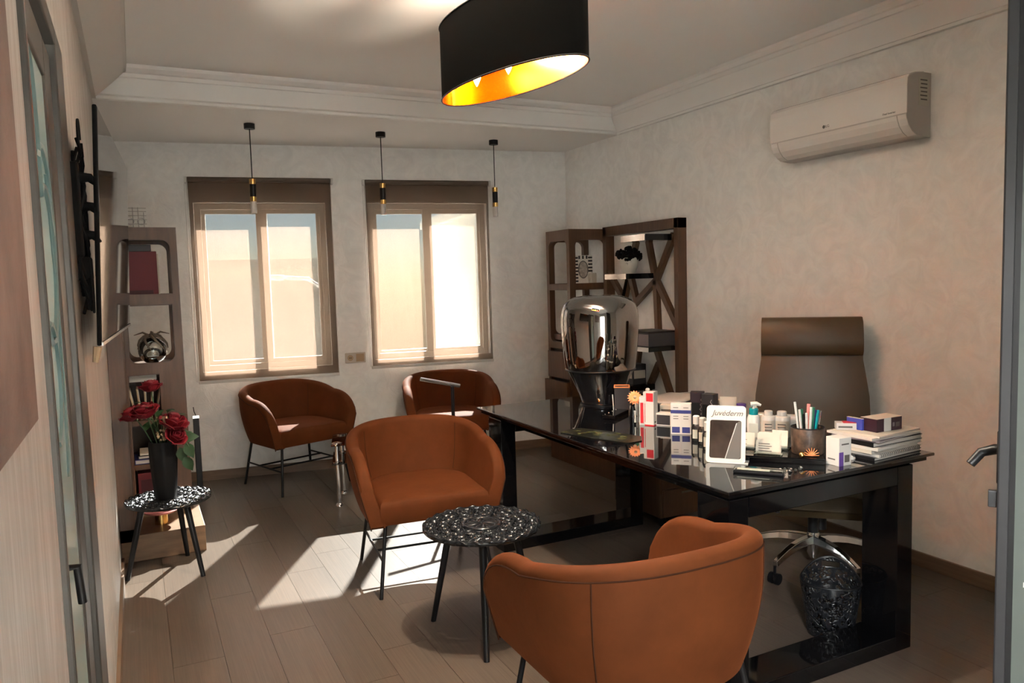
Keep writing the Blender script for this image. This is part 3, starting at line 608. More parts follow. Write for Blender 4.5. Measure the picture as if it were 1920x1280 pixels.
# ------------------------------------------------------------------ tub armchairs
def u_outline(a,b,c,yc,e,n=41):
    pts=[(-a,-c+(yc+c)*(i/12)**1.0) for i in range(12)]
    for i in range(n):
        q=PI-PI*i/(n-1); ct,st_=math.cos(q),max(0,math.sin(q))
        pts.append((a*math.copysign(abs(ct)**(2/e),ct),yc+(b-yc)*st_**(2/e)))
    pts+=[(a,yc-(yc+c)*(i/12)) for i in range(1,13)]
    return pts
CA,CB,CC,CZ=.37,.36,.33,.35
def zrim(y):
    if y>=0: return .69+(.765-.69)*min(1,y/CB)**.8
    return CZ+.02+(.69-CZ-.02)*(1-min(1,-y/CC)**2.6)**(1/2.6)
def armchair(loc,phi,label):
    t=thing('tub_armchair',label,'chair',(*loc,0),phi+PI/2,'rust velvet tub armchairs')
    o=u_outline(CA,CB,CC,.02,2.5); n=len(o); th=.062
    # finer sampling near the arm fronts
    def kk(z): h=min(1,max(0,(z-CZ)/.3)); return .85+.15*math.sin(h*PI/2)**.9
    nr=[]
    for i in range(n):
        p,q=o[max(0,i-1)],o[min(n-1,i+1)]; tx,ty=q[0]-p[0],q[1]-p[1]; l_=math.hypot(tx,ty) or 1; nr.append((-ty/l_*1,tx/l_*1))
    rows=[]
    def row(fn): rows.append([fn(i) for i in range(n)])
    ctr=lambda i:(o[i][0],o[i][1])
    for s_ in [j/8 for j in range(9)]:
        def f_(i,s_=s_):
            zr=zrim(o[i][1])-.028; z=CZ+(zr-CZ)*s_; k=kk(z); return (o[i][0]*k,o[i][1]*k,z)
        row(f_)
    for s_ in [PI*j/8 for j in range(1,8)]:
        def f_(i,s_=s_):
            zr=zrim(o[i][1])-.028; k=kk(zr); d=th/2*(1-math.cos(s_)); inn=inward[i]
            return (o[i][0]*k+inn[0]*d,o[i][1]*k+inn[1]*d,zr+.028*math.sin(s_))
        inward=[]
        for i in range(n):
            a_,b_=nr[i]
            if a_*o[i][0]+b_*(o[i][1]+.1)>0: a_,b_=-a_,-b_
            inward.append((a_,b_))
        row(f_)
    for s_ in [1-j/8 for j in range(9)]:
        def f_(i,s_=s_):
            zr=zrim(o[i][1])-.028; z=CZ+(zr-CZ)*s_; k=kk(z); a_=1+.25*(1-s_); return (o[i][0]*k+inward[i][0]*th*a_,o[i][1]*k+inward[i][1]*th*a_,z)
        row(f_)
    m=MB(); vs=[p for r_ in rows for p in r_]; nrw=len(rows)
    fs=[(r_*n+i,r_*n+i+1,(r_+1)*n+i+1,(r_+1)*n+i) for r_ in range(nrw-1) for i in range(n-1)]
    fs+=[tuple(r_*n for r_ in range(nrw)),tuple(r_*n+n-1 for r_ in range(nrw-1,-1,-1))]
    fs+=[((nrw-1)*n+i,(nrw-1)*n+i+1,i+1,i) for i in range(n-1)]
    m.add(vs,fs); shl=m.build('shell','velvet',t,True); 
    # piping follows the outer edge of the rim
    ed=[]
    for i in range(n):
        zr=zrim(o[i][1])-.034; k=kk(zr)*1.004; ed.append((o[i][0]*k,o[i][1]*k,zr))
    MB().tube(ed,.0028,5).build('piping','pipe',shl,True)
    for i in (21,43):
        sm=[]
        for j in range(10):
            zr=zrim(o[i][1])-.034; z=CZ+.01+(zr-CZ-.01)*j/9; k=kk(z)*1.003; sm.append((o[i][0]*k,o[i][1]*k,z))
        MB().tube(sm,.0025,5).build('seam','pipe',shl,True)
        sm=[]
        for j in range(10):
            zr=zrim(o[i][1])-.028; z=.47+(zr-.47)*j/9; k=kk(z); s_=(z-CZ)/(zr-CZ); a_=1+.25*(1-s_); sm.append((o[i][0]*k+inward[i][0]*(th*a_+.000),o[i][1]*k+inward[i][1]*(th*a_),z))
        MB().tube(sm,.002,5).build('seam','pipe',shl,True)
    # seat cushion fills the tub and shows its front
    so_=u_outline(CA*.84-.045,CB*.84-.04,CC*.86,.02,2.5)
    lv=[(CZ-.006,.90),(CZ+.0,.97),(CZ+.03,1.0),(.435,1.02),(.455,1.005),(.468,.96),(.474,.86),(.476,.6),(.477,.25)]
    vs=[];
    for z,k in lv:
        for (x,y) in so_: vs.append((x*k,(y+.02)*k-.02 if k<1 else y*k,z+.012*max(0,-y)*0))
    n2=len(so_); fs=[(r_*n2+i,r_*n2+(i+1)%n2,(r_+1)*n2+(i+1)%n2,(r_+1)*n2+i) for r_ in range(len(lv)-1) for i in range(n2)]
    fs+=[tuple(range(n2-1,-1,-1)),tuple((len(lv)-1)*n2+i for i in range(n2))]
    MB().add(vs,fs).build('seat','velvet',t,True)
    tips=[]
    for sx in(-1,1):
        for sy_ in(-1,1):
            MB().tube([(sx*.235,sy_*.225,CZ+.02),(sx*.284,sy_*.288,0)],.0095,10).build('leg','black',t,True)
        zz=.17; f_=(CZ+.02-zz)/(CZ+.02); x=sx*(.235+.049*f_); y=.225+.063*f_
        MB().tube([(x,-y,zz),(x,y,zz)],.0065,8).build('stretcher','black',t,True)
    for y in(-.085,.085): MB().tube([(-.268,y,.17),(.268,y,.17)],.0065,8).build('stretcher','black',t,True)
    return t
armA=armchair((1.04,5.88),math.atan2(-.947,.323),'rust velvet tub armchair under the wider blind, sunlight along its arm')
def arm_copy(loc,phi,label): return dup(armA,(*loc,0),phi+PI/2,label)
arm_copy((1.28,3.70),R(-96),'rust velvet tub armchair in the middle, behind the carved round table')
arm_copy((2.22,5.65),R(-105),'rust velvet tub armchair at the back, behind the desk corner')
arm_copy((1.31,1.89),R(90),'rust velvet tub armchair nearest the viewer, seen from behind')

# ------------------------------------------------------------------ carved round tables
def carved(r,z,holes=True):
    nr_,na=52,324; vs=[];fs=[]
    def hgt(u,a_):
        if u<.26: return .45+.5*abs(math.cos(6*a_+8*u))*min(1,u/.10)*(1-.3*u/.26)
        if u<.36: return .75+.45*math.cos((u-.31)*2*PI/.05)
        if u>.955: return .75+.25*math.cos(24*a_)
        b=(u-.36)/.2; k=int(b); v=(b-k)*2-1; n_=9 if k==0 else (12 if k==1 else 15)
        th=((a_*n_/(2*PI)+.5*k)%1)*2-1; rr=math.hypot(th,v)
        p=.5+.5*math.cos(rr*2*PI*1.02)         # ring-shaped scroll in each cell
        q=.5+.5*math.cos(4*math.atan2(v,th))
        h_=.12+.95*(1-abs(rr-.62)/.34) if abs(rr-.62)<.34 else .1+.5*q*(rr<.3)
        if rr>.96: h_=.55*q+.15
        return h_
    keep=[]
    for i in range(nr_+1):
        u=i/nr_
        for k in range(na):
            a_=2*PI*k/na; rr=r*u
            if u>.97: rr=r*(u-.022*(1-abs(math.cos(14*a_))))
            vs.append((rr*math.cos(a_),rr*math.sin(a_),z-.020+.018*hgt(u,a_)))
    for i in range(nr_):
        for k in range(na):
            u=(i+.5)/nr_; h_=hgt(u,2*PI*(k+.5)/na)
            if h_<.2 and .37<u<.94: continue
            fs.append((i*na+k,i*na+(k+1)%na,(i+1)*na+(k+1)%na,(i+1)*na+k))
    return MB().add(vs,fs)
mt['carve']=M('black carved resin',(.010,.011,.013),.2,spec=.7)
def side_table(loc,r,h,a0,rt_,label):
    t=thing('carved_side_table',label,'table',(*loc,0),0,'carved round side tables')
    tp=carved(r,h).build('carved_top','carve',t,True,solid=.012)
    MB().tube([(r*.955*math.cos(2*PI*k/72),r*.955*math.sin(2*PI*k/72),h-.010) for k in range(72)],.010,8,closed=True).build('rim','carve',tp,True)
    MB().lathe([(.0,h-.035),(r*.5,h-.035),(r*.5,h-.02),(.0,h-.02)],n=40,cap=False).build('under_plate','black',t,True)
    for k in range(3):
        a_=a0+2*PI*k/3; q=.62*r
        MB().tube([(q*math.cos(a_),q*math.sin(a_),h-.03),(rt_*math.cos(a_),rt_*math.sin(a_),0)],[.017,.012],12).build('leg','black',t,True)
    return t
side_table((1.262,2.895),.252,.478,R(127),.262,'larger black carved round side table before the middle armchair')
side_table((.10,4.385),.213,.402,R(188),.222,'smaller black carved round side table holding the roses by the left wall')
# vase and roses
VX,VY,VZ=.088,4.36,.405
t=thing('black_vase','tall matt black fluted vase on the smaller carved table','vase',(VX,VY,VZ))
m=MB(); n_=48; pr=[(.047,0),(.052,.01),(.060,.10),(.066,.2),(.068,.28),(.064,.305),(.058,.305),(.055,.27)]
vs=[];fs=[]
for r_,z_ in pr:
    for k in range(n_):
        a_=2*PI*k/n_; rr=r_*(1+.025*math.cos(8*a_)); vs.append((rr*math.cos(a_),rr*math.sin(a_),z_))
fs=[(i*n_+k,i*n_+(k+1)%n_,(i+1)*n_+(k+1)%n_,(i+1)*n_+k) for i in range(len(pr)-1) for k in range(n_)]; fs.append(tuple(range(n_-1,-1,-1)))
m.add(vs,fs).build('body','vase',t,True); MB().lathe([(.0,.26),(.056,.26)],n=24,cap=False).build('inner_floor','black',t)
def leaf_mesh(mb,p,d,n_,L_,w_):
    d=Vector(d).normalized(); s_=d.cross(Vector(n_)).normalized(); nn=s_.cross(d); p=Vector(p); vs=[];K=6
    for i in range(K+1):
        u=i/K; ww=w_*math.sin(PI*min(1,u**.8))*.5+.0005; c=p+d*L_*u+nn*(-.25*L_*u*u)
        vs+=[c-s_*ww+nn*.15*ww,c,c+s_*ww+nn*.15*ww]
    mb.add(vs,[f_ for i in range(K) for f_ in((i*3,i*3+1,i*3+4,i*3+3),(i*3+1,i*3+2,i*3+5,i*3+4))])
def rose(head,r_,label):
    h=Vector(head)-Vector((VX,VY,VZ)); t=thing('rose',label,'flower',(VX,VY,VZ+.27),0,'red roses in the black vase'); h=h-Vector((0,0,.27))
    base=Vector((h.x*.25,h.y*.25,-.01)); dr=(h-base).normalized(); m=MB()
    ax=dr.orthogonal().normalized(); bx_=dr.cross(ax)
    for ringi,(np_,rr,ht_,op) in enumerate(((3,.25,.75,.05),(4,.45,.8,.12),(5,.68,.75,.28),(6,.95,.6,.55))):
        for k in range(np_):
            a_=2*PI*(k+.37*ringi)/np_; vs=[];K,Q=5,6; wdt=2*PI/np_*.72
            for i in range(K+1):
                v=i/K; rad=r_*rr*(.35+.65*math.sin(v*PI/2)**.7)*(1+op*max(0,v-.6)); zz=r_*(ht_*1.5*v-.3)-r_*op*max(0,v-.75)*1.2
                for j in range(Q+1):
                    u=(j/Q-.5)*2; b_=a_+u*wdt*(.55+.45*math.sin(v*PI*.6+.3)); z2=zz-r_*.28*v*u*u
                    vs.append(h+(ax*math.cos(b_)+bx_*math.sin(b_))*rad+dr*z2)
            m.add(vs,[(i*(Q+1)+j,i*(Q+1)+j+1,(i+1)*(Q+1)+j+1,(i+1)*(Q+1)+j) for i in range(K) for j in range(Q)])
    m.build('bloom','rose',t,True,solid=.0012)
    mid=(base+h)/2+Vector((0,0,.01)); MB().tube([base,mid,h-dr*r_*.3],.0035,6).build('stem','stem',t,True)
    lm=MB(); leaf_mesh(lm,mid,(dr+ax*1.2),(0,0,1),.07,.04); lm.build('leaf','leaf',t,True)
VD=Vector((.90,-.43,0)) # screen-right in plan at the vase
def hp(sx,z,dy=0): return (VX+VD.x*sx-.43*dy,VY+VD.y*sx-.9*dy,z)
rose(hp(-.128,.85,.02),.062,'red rose leftmost in the black vase'); rose(hp(-.052,.865,.05),.066,'red rose in front centre of the black vase'); rose(hp(-.055,.985,-.03),.054,'red rose topmost in the black vase')
rose(hp(.075,.80,.03),.066,'red rose on the right of the black vase'); rose(hp(.088,.735,.05),.052,'red rose lowest on the right of the black vase')
t=thing('greenery_sprig','leafy sprig hanging over the right of the black vase','plant',(VX,VY,VZ+.27))
pts=[(0,0,0),(.05,-.035,.05),(.10,-.06,.045),(.125,-.07,-.0)]; MB().tube(pts,.003,6).build('stem','stem',t,True)
for p_,d_ in(((.06,-.04,.05),(.9,-.3,.4)),((.09,-.05,.05),(1,-.4,.1)),((.11,-.06,.02),(.3,-.5,-.8)),((.08,-.05,-.0),(.2,-.3,-1)),((.1,-.06,-.05),(.4,-.2,-1))):
    lm=MB(); leaf_mesh(lm,p_,d_,(-.3,-.9,.4),.085,.055); lm.build('leaf','leaf',t,True)
t=thing('filler_foliage','grey-green filler foliage and buds between the roses','plant',(VX,VY,VZ+.27)); random.seed(4)
for k in range(12):
    a_=2*PI*k/12; q=Vector((.07*math.cos(a_),.05*math.sin(a_),.10+.12*random.random()+.03)); MB().tube([(0,0,-.01),tuple(q*.6+Vector((0,0,.02))),tuple(q)],.002,5).build('stem','stem',t,True)
    lm=MB(); leaf_mesh(lm,q,(math.cos(a_),math.sin(a_),.4),(0,0,1),.06,.035); lm.build('leaf','leaf',t,True)
m=MB()
for k in range(30): v=Vector((random.gauss(0,1),random.gauss(0,1),random.gauss(0,1))).normalized()*.026; m.sphere((.0+v.x,-.05+v.y,.075+v.z),.006,6,4)
m.build('seed_head','beige',t)
MB().sphere((.02,-.05,.155),.02,12,8).build('bud','beige',t,True)

# glass side table with chrome posts
t=thing('glass_side_table','small glass side table on chrome posts behind the middle armchair','table',(1.32,5.22,0))
for x,y in((-.148,-.118),(.15,-.16),(.17,.14),(-.045,.17)):
    lg=MB().tube([(x,y,.0),(x,y,.425)],.016,14).build('post','chrome',t,True)
    MB().lathe([(.0,0),(.026,0),(.024,.012),(.016,.02)],(x,y,0),16,cap=False).build('foot','chrome',lg,True)
    MB().lathe([(.0,0),(.036,0),(.036,.008),(.0,.012)],(x,y,.428),18,cap=False).build('cap','chrome',lg,True)
    MB().lathe([(.016,0),(.034,0),(.034,.006),(.016,.006)],(x,y,.30),18,cap=False).build('flange','chrome',lg,True)
for z,mm in((.42,'clear'),(.292,'blackglass')): MB().prism([(-.20,-.17),(.2,-.21),(.22,.19),(-.095,.22)],z,z+.008,lambda a_,b_,w_:(a_,b_,w_)).build('glass_shelf',mm,t,bevel=.002)
# black post with chrome bar near the back armchair
t=thing('bar_stand','black post stand with a sloping chrome top bar before the back armchair','stand',(1.90,4.78,0))
MB().tube([(0,0,.0),(0,0,.79)],.012,12).build('post','black',t,True); MB().lathe([(.0,0),(.13,0),(.13,.012),(.02,.02),(0,.02)],n=28,cap=False).build('base','black',t,True)
MB().tube([(-.215,.03,.855),(.055,0,.79)],.013,12).build('top_bar','chrome',t,True)

# ------------------------------------------------------------------ desk
ZT=.772; DX0_,DX1_,DY0_,DY1_=1.735,2.795,1.915,4.0
t=thing('office_desk','long black glass-topped desk on two rectangular frame legs','desk',((DX0_+DX1_)/2,(DY0_+DY1_)/2,0))
MB().box(DX0_,DX1_,DY0_,DY1_,ZT-.012,ZT).build('glass_top','blackglass',t,bevel=.003,world=True)
MB().box(DX0_+.02,DX1_-.02,DY0_+.02,DY1_-.02,ZT-.032,ZT-.013).build('top_panel','blackgloss',t,bevel=.002,world=True)
fx0,fx1,lt=1.745,2.68,.088
for y0_,y1_ in((1.925,2.085),(3.70,3.86)):
    f=MB().box(fx0,fx0+lt,y0_,y1_,0,ZT-.033).box(fx1-lt,fx1,y0_,y1_,0,ZT-.033).box(fx0+lt,fx1-lt,y0_,y1_,0,.062).box(fx0+lt,fx1-lt,y0_,y1_,ZT-.105,ZT-.033)
    f.build('frame_leg','blackgloss',t,bevel=.003,world=True)
for x in(fx0+.10,fx1-.15): MB().box(x,x+.05,2.085,3.70,ZT-.085,ZT-.033).build('cross_beam','blackgloss',t,world=True)
MB().lathe([(0,0),(.012,0),(.01,-.025),(0,-.03)],(2.02,1.98,ZT-.105),12,cap=False).build('cable_knob','black',t,True,world=True)
# pedestal
t=thing('drawer_pedestal','walnut drawer pedestal on castors beneath the desk','cabinet',(2.92,3.82,0))
MB().box(-.2,.2,-.24,.24,.06,.60).build('body','wood',t,bevel=.003)
for z0_,z1_ in((.07,.23),(.24,.40),(.41,.59)):
    dr=MB().box(-.19,.19,-.256,-.241,z0_,z1_).build('drawer','wood',t,bevel=.002); MB().box(-.06,.06,-.262,-.256,z1_-.03,z1_-.018).build('handle','chrome',dr)
for x in(-.16,.16):
    for y in(-.2,.2): MB().tube([(x-.012,y,.028),(x+.012,y,.028)],.028,12).box(x-.006,x+.006,y-.006,y+.006,.03,.06).build('castor','black',t,True)

# ------------------------------------------------------------------ mirrored glass table lamp
t=thing('glass_lamp','huge smoked mirror glass balloon lamp on the far end of the desk','lamp',(2.377,3.673,ZT))
prof=[(.197,.205),(.202,.22),(.210,.29),(.217,.37),(.222,.44),(.222,.50),(.216,.545),(.203,.578),(.18,.602),(.14,.618),(.09,.626),(.04,.629),(.0,.630)]
MB().lathe(prof,n=64,cap=False).build('upper_balloon','darkchrome',t,True)
prof=[(.0,0),(.105,0),(.110,.006),(.112,.02),(.122,.05),(.140,.095),(.158,.135),(.176,.17),(.190,.198),(.196,.204)]
MB().lathe(prof,n=64,cap=False).build('lower_balloon','smoke',t,True)
MB().tube([(.1985*math.cos(2*PI*k/64),.1985*math.sin(2*PI*k/64),.2045) for k in range(64)],.004,8,closed=True).build('joint_ring','black',t,True)
MB().lathe([(.0,0),(.12,0),(.12,.006),(.0,.008)],n=40,cap=False).build('base_disc','black',t,True)

# ------------------------------------------------------------------ things on the desk
CAMR=lambda x,y: math.atan2(y,x)-PI/2
def carton(name,label,x,y,w_,d_,h_,mat,turn=-14,prints=(),cat='box',z=ZT,tilt=0):
    t=thing(name,label,cat,(x,y,z),CAMR(x,y)+R(turn))
    bd=MB().box(-w_/2,w_/2,-d_/2,d_/2,0,h_).build('body',mat,t,bevel=.0012)
    for (face,a0_,a1_,b0_,b1_,pm_) in prints:
        e_=.0006
        if face=='f': b=(-w_/2+w_*a0_,-w_/2+w_*a1_,-d_/2-e_,-d_/2+e_,h_*b0_,h_*b1_)
        elif face=='r': b=(w_/2-e_,w_/2+e_,-d_/2+d_*a0_,-d_/2+d_*a1_,h_*b0_,h_*b1_)
        else: b=(-w_/2+w_*a0_,-w_/2+w_*a1_,-d_/2+d_*b0_,-d_/2+d_*b1_,h_-e_,h_+e_)
        MB().box(*b).build('print_panel',pm_,t)
    return t
carton('medicine_box','tall white box with a red square, standing left on the desk',2.233,3.009,.055,.05,.165,'white',-24,[('f',.30,.95,.72,.97,'red'),('f',0,1,0,.03,'red'),('f',.06,.2,.1,.66,'red'),('r',.2,.8,.08,.13,'ink'),('r',0,1,0,.03,'red')])
carton('medicine_box','slim white and pink box with red print left of the red-square box',2.205,3.035,.026,.04,.14,'white',-10,[('f',.2,.8,.08,.8,'red')])
t=thing('dropper_bottle','small white dropper bottle behind the red-square box','bottle',(2.27,3.08,ZT)); MB().lathe([(0,0),(.018,0),(.018,.11),(.010,.12),(.010,.13)],n=18,cap=False).build('body','white',t,True); MB().lathe([(.0,.13),(.011,.13),(.011,.165),(.006,.17),(0,.17)],n=16,cap=False).build('cap','white',t,True)
carton('medicine_box','slim white box with a green side beside the orange flower',2.236,3.110,.034,.045,.13,'white',-28,[('f',.2,.8,.78,.93,'green'),('r',0,1,0,1,'green'),('f',.4,.6,.22,.26,'ink')])
carton('white_carton','small white carton behind the white and black box',2.36,3.04,.065,.05,.085,'card',-12,[('f',.1,.9,.55,.75,'ink')])
carton('white_carton','low white and black carton beside the blue-striped boxes',2.292,2.968,.075,.06,.06,'white',-20,[('f',.05,.95,.1,.88,'greybox')])
for i,(x,y) in enumerate(((2.206,2.778),(2.238,2.745))):
    carton('serum_box','white box with navy bands, %s of the pair'%('left one' if i==0 else 'right one'),x,y,.046,.042,.142,'white',-4,[('f',0,1,.68,.79,'navy'),('f',.12,.88,.05,.24,'navy'),('f',.25,.75,.58,.6,'ink'),('f',.25,.75,.5,.52,'ink'),('f',.25,.75,.86,.88,'ink')])
def zig(parent,x,y,z0_,z1_,n=9,wd_=.008):
    pts=[(x+(wd_ if i%2 else -wd_)*(.6+.4*math.sin(i*2.1)),y,z0_+(z1_-z0_)*i/n) for i in range(n+1)]; MB().tube(pts,.0011,5).build('lettering','white',parent)
for i,(x,y,w_) in enumerate(((2.471,2.944,.066),(2.474,2.857,.062))):
    t=carton('black_box','tall black box with silver script, %s'%('left one beside the blue-striped boxes' if i==0 else 'right one behind the clear bottles'),x,y,w_,.055,.15,'greybox' if i else M('aubergine box',(.028,.016,.024),.45),-4 if i==0 else -26)
    zig(t,w_*.3,-.0285,.02,.125); MB().box(-w_/2+.006,w_/2-.02,-.0282,-.0276,.03,.1).build('emblem','black',t)
def bottle(x,y,h,label):
    t=thing('clear_bottle',label,'bottle',(x,y,ZT),0,'clear bottles with white caps'); k=h/.116
    MB().lathe([(0,.001),(.021,.001),(.0225,.006),(.0225,.062*k),(.018,.074*k),(.011,.08*k)],n=22,cap=False).build('glass_body','clear',t,True)
    MB().lathe([(0,.004),(.0205,.004),(.0205,.05*k),(0,.05*k)],n=20,cap=False).build('liquid','clear',t,True)
    MB().lathe([(0,.078*k),(.0145,.078*k),(.0145,.113*k),(.012,.116*k),(0,.116*k)],n=18,cap=False).build('cap','white',t,True)
    lab=MB(); rr=.0228; a0_=CAMR(x,y)-PI/2; 
    vs=[]; 
    for z in(.014,.055*k):
        for i in range(9): q=a0_-.8+1.6*i/8; vs.append((rr*math.cos(q),rr*math.sin(q),z))
    lab.add(vs,[(i,i+1,9+i+1,9+i) for i in range(8)]).build('label','ceramic',t,True)
bottle(2.176,2.601,.112,'small clear bottle with white cap, left of the three before the black boxes'); bottle(2.155,2.535,.116,'small clear bottle with white cap, middle of the three before the black boxes'); bottle(2.106,2.447,.118,'small clear bottle with white cap, nearest beside the mirror display'); bottle(2.20,2.52,.116,'small clear bottle with cream cap half hidden behind the mirror display')
# mirror display
DXm,DYm=2.003,2.228
t=thing('mirror_display','white tilted tabletop mirror display with black script lettering','display',(DXm,DYm,ZT),CAMR(DXm,DYm)+R(-6))
tl=Matrix.Rotation(R(-16),4,'X')
def rrect(w0_,w1_,h0_,h1_,r_,n=6):
    out=[]
    for cx_,cy_,a_ in((w1_-r_,h0_+r_,-PI/2),(w1_-r_,h1_-r_,0),(w0_+r_,h1_-r_,PI/2),(w0_+r_,h0_+r_,PI)): out+=[(cx_+r_*math.cos(a_+PI/2*i/n),cy_+r_*math.sin(a_+PI/2*i/n)) for i in range(n+1)]
    return out
TT=lambda a_,b_,w_:tuple(tl@Vector((a_,w_,b_)))
MB().prism(rrect(-.074,.074,.0,.222,.014),-.004,.004,TT).build('board','white',t)
MB().prism(rrect(-.060,.058,.018,.165,.008),-.0046,-.004,TT).build('mirror','mirror',t)
cvp=[(.058,.16),(.050,.163),(.040,.155),(.030,.12),(.016,.075),(.0,.018),(.05,.018),(.058,.026)]
MB().prism(cvp[::-1],-.0054,-.0046,TT).build('grey_swoosh','ink',t)
MB().tube([TT(.040,.155,-.0055),TT(.030,.12,-.0055),TT(.016,.075,-.0055),TT(.0,.018,-.0055)],.0016,6).build('swoosh_edge','white',t,True)
tx=text('Juv\u00e9derm',.030,'ink',t,tl@Vector((.004,-.0046,.192)),(1,0,0),tl@Vector((0,0,1)),shear=.35)
MB().box(-.055,.085,-.008,.09,0,.004).build('foot','white',t,bevel=.001); MB().tube([(0,.08,.004),(0,.045,.13)],.006,8).build('strut','white',t)
# remote in clear case
t=thing('pen_case','clear-lidded black pen case lying on the desk front','case',(1.993,2.043,ZT),R(-52)); MB().box(-.088,.088,-.019,.019,0,.012).build('base','black',t,bevel=.004); MB().box(-.086,.086,-.018,.018,.012,.022).build('lid','clear',t,bevel=.003); MB().box(.05,.078,-.012,.012,.0125,.0155).build('clip','chrome',t); MB().box(-.075,.04,-.012,.012,.0125,.016).build('pen','ceramic',t,bevel=.003)
t=thing('crystal_beads','string of small glass beads lying beside the pen case','beads',(2.10,2.01,ZT)); random.seed(8)
for k in range(14): MB().sphere((.05*math.cos(k*.5)+.004*k-.03,.018*math.sin(k*.5),.006),.006,8,6).build('bead','chrome' if k%3==0 else 'clear',t,True)
# black tray with card stands
TXm,TYm=2.225,2.15
t=thing('desk_tray','low black tray holding the card stands','tray',(TXm,TYm,ZT),CAMR(TXm,TYm)); MB().box(-.155,.15,-.06,.125,0,.02).build('base','blackgloss',t,bevel=.003)
for b in((-.155,.15,-.06,-.057,.02,.024),(-.155,.15,.122,.125,.02,.024),(-.155,-.152,-.057,.122,.02,.024),(.147,.15,-.057,.122,.02,.024)): MB().box(*b).build('rim','blackgloss',t)
def cards(dx,dy,n_,label,w_=.09,h_=.055):
    ca=CAMR(TXm,TYm); x=TXm+dx*math.cos(ca)-dy*math.sin(ca); y=TYm+dx*math.sin(ca)+dy*math.cos(ca)
    t=thing('card_stand',label,'card stand',(x,y,ZT+.0205),ca+R(-8)); MB().box(-w_/2-.006,w_/2+.006,-.02,.03,0,.004).box(-w_/2-.006,w_/2+.006,-.022,-.019,0,.018).build('holder','clear',t)
    T_=Matrix.Rotation(R(-14),4,'X')
    for k in range(n_): MB().box(-w_/2+.003*k,w_/2+.003*k,-.012+.011*k,-.0105+.011*k,.005,h_+.006*k,T_).build('card','card',t)
    for k in range(4): MB().box(-w_/2+.01,w_/2-.03-.008*(k%2),-.0135,-.012,.014+.009*k,.0165+.009*k,T_).build('print_line','ink',t)
cards(-.055,-.02,2,'acrylic stand of cream business cards at the front of the tray'); cards(-.055,.042,2,'acrylic stand of cream business cards behind the front one',.085,.07); cards(-.012,.092,1,'card stand with a white card next to the pen cup',.06,.075)
cards(-.13,.088,1,'small card stand at the left end of the tray behind the mirror',.045,.062)
t=thing('gold_flower_ornament','gold ball ornament with orange spiky flower before the pen cup','ornament',(2.262,2.062,ZT+.0205)); MB().sphere((-.02,.01,.011),.012,12,8).build('ball','gold',t,True)
for k in range(9): a_=PI*k/8; MB().tube([(.02,0,.006),(.02+.03*math.cos(a_)*.72,.03*math.cos(a_)*-.6,.006+.03*math.sin(a_))],[.003,.0008],5).build('petal','orange',t)
# pen cup and pens
PXm,PYm=2.327,2.123
t=thing('pen_cup','round black pen cup with orange floral print','pen cup',(PXm,PYm,ZT+.0205)); MB().lathe([(0,0),(.058,0),(.060,.004),(.062,.100),(.060,.103),(.057,.100),(.055,.008),(0,.006)],n=36,cap=False).build('body','cupart',t,True); MB().tube([(.0605*math.cos(2*PI*k/36),.0605*math.sin(2*PI*k/36),.102) for k in range(36)],.0028,6,closed=True).build('rim','black',t,True)
random.seed(12)
pens=[('white','silver tall pen leftmost in the cup',.205),('green','green pen left in the cup',.17),('white','white pen with pale cap in the cup',.18),('green','second green pen in the cup',.175),('black','black pen in the middle of the cup',.16),('paper','cream marker in the cup',.165),('pink','pink highlighter in the cup',.195),('white','white toothbrush-shaped pen in the cup',.19),('green','dark green marker leaning right in the cup',.185),('navy','blue pen rightmost in the cup',.175),('teal','teal pen at the back of the cup',.18),('chrome','chrome pen at the back of the cup',.17)]
for k,(m_,lab,h_) in enumerate(pens):
    fx=-.046+.092*k/11; fy=.025*math.sin(k*2.4); ca=CAMR(PXm,PYm); bx0,by0=fx*.5,fy*.6
    rot_=lambda a_,b_:(a_*math.cos(ca)-b_*math.sin(ca),a_*math.sin(ca)+b_*math.cos(ca))
    p0_,p1_=rot_(bx0,by0),rot_(fx*1.02,fy); r_=.0048 if k not in(6,8) else .007
    t=thing('pen',lab,'pen',(PXm+p0_[0],PYm+p0_[1],ZT+.029),0,'pens in the floral cup'); h_-=.015; q=Vector((p1_[0]-p0_[0],p1_[1]-p0_[1],h_)); 
    MB().tube([(0,0,0),tuple(q*.72)],r_,8).build('barrel',m_,t,True); MB().tube([tuple(q*.72),tuple(q)],[r_*1.12,r_*.95],8).build('cap','white' if k in(2,5) else m_,t,True)
carton('vial_box','small white box with a purple swoosh and barcode, desk front edge',2.343,1.990,.062,.062,.105,'white',-42,[('r',0,.35,0,.5,'purple'),('r',.45,.85,.12,.38,'ink'),('r',.2,.8,.75,.8,'ink'),('f',.15,.7,.2,.24,'ink')])
t=thing('computer_mouse','small pale computer mouse between the white box and papers','mouse',(2.447,2.03,ZT),R(20)); MB().sphere((0,0,.0),.03,16,10,.55).build('body','white',t,True); MB().box(-.004,.004,-.028,-.01,.010,.0165).build('wheel','greybox',t); t.scale=(1,.8,1)
for k,x_ in enumerate(()): pass
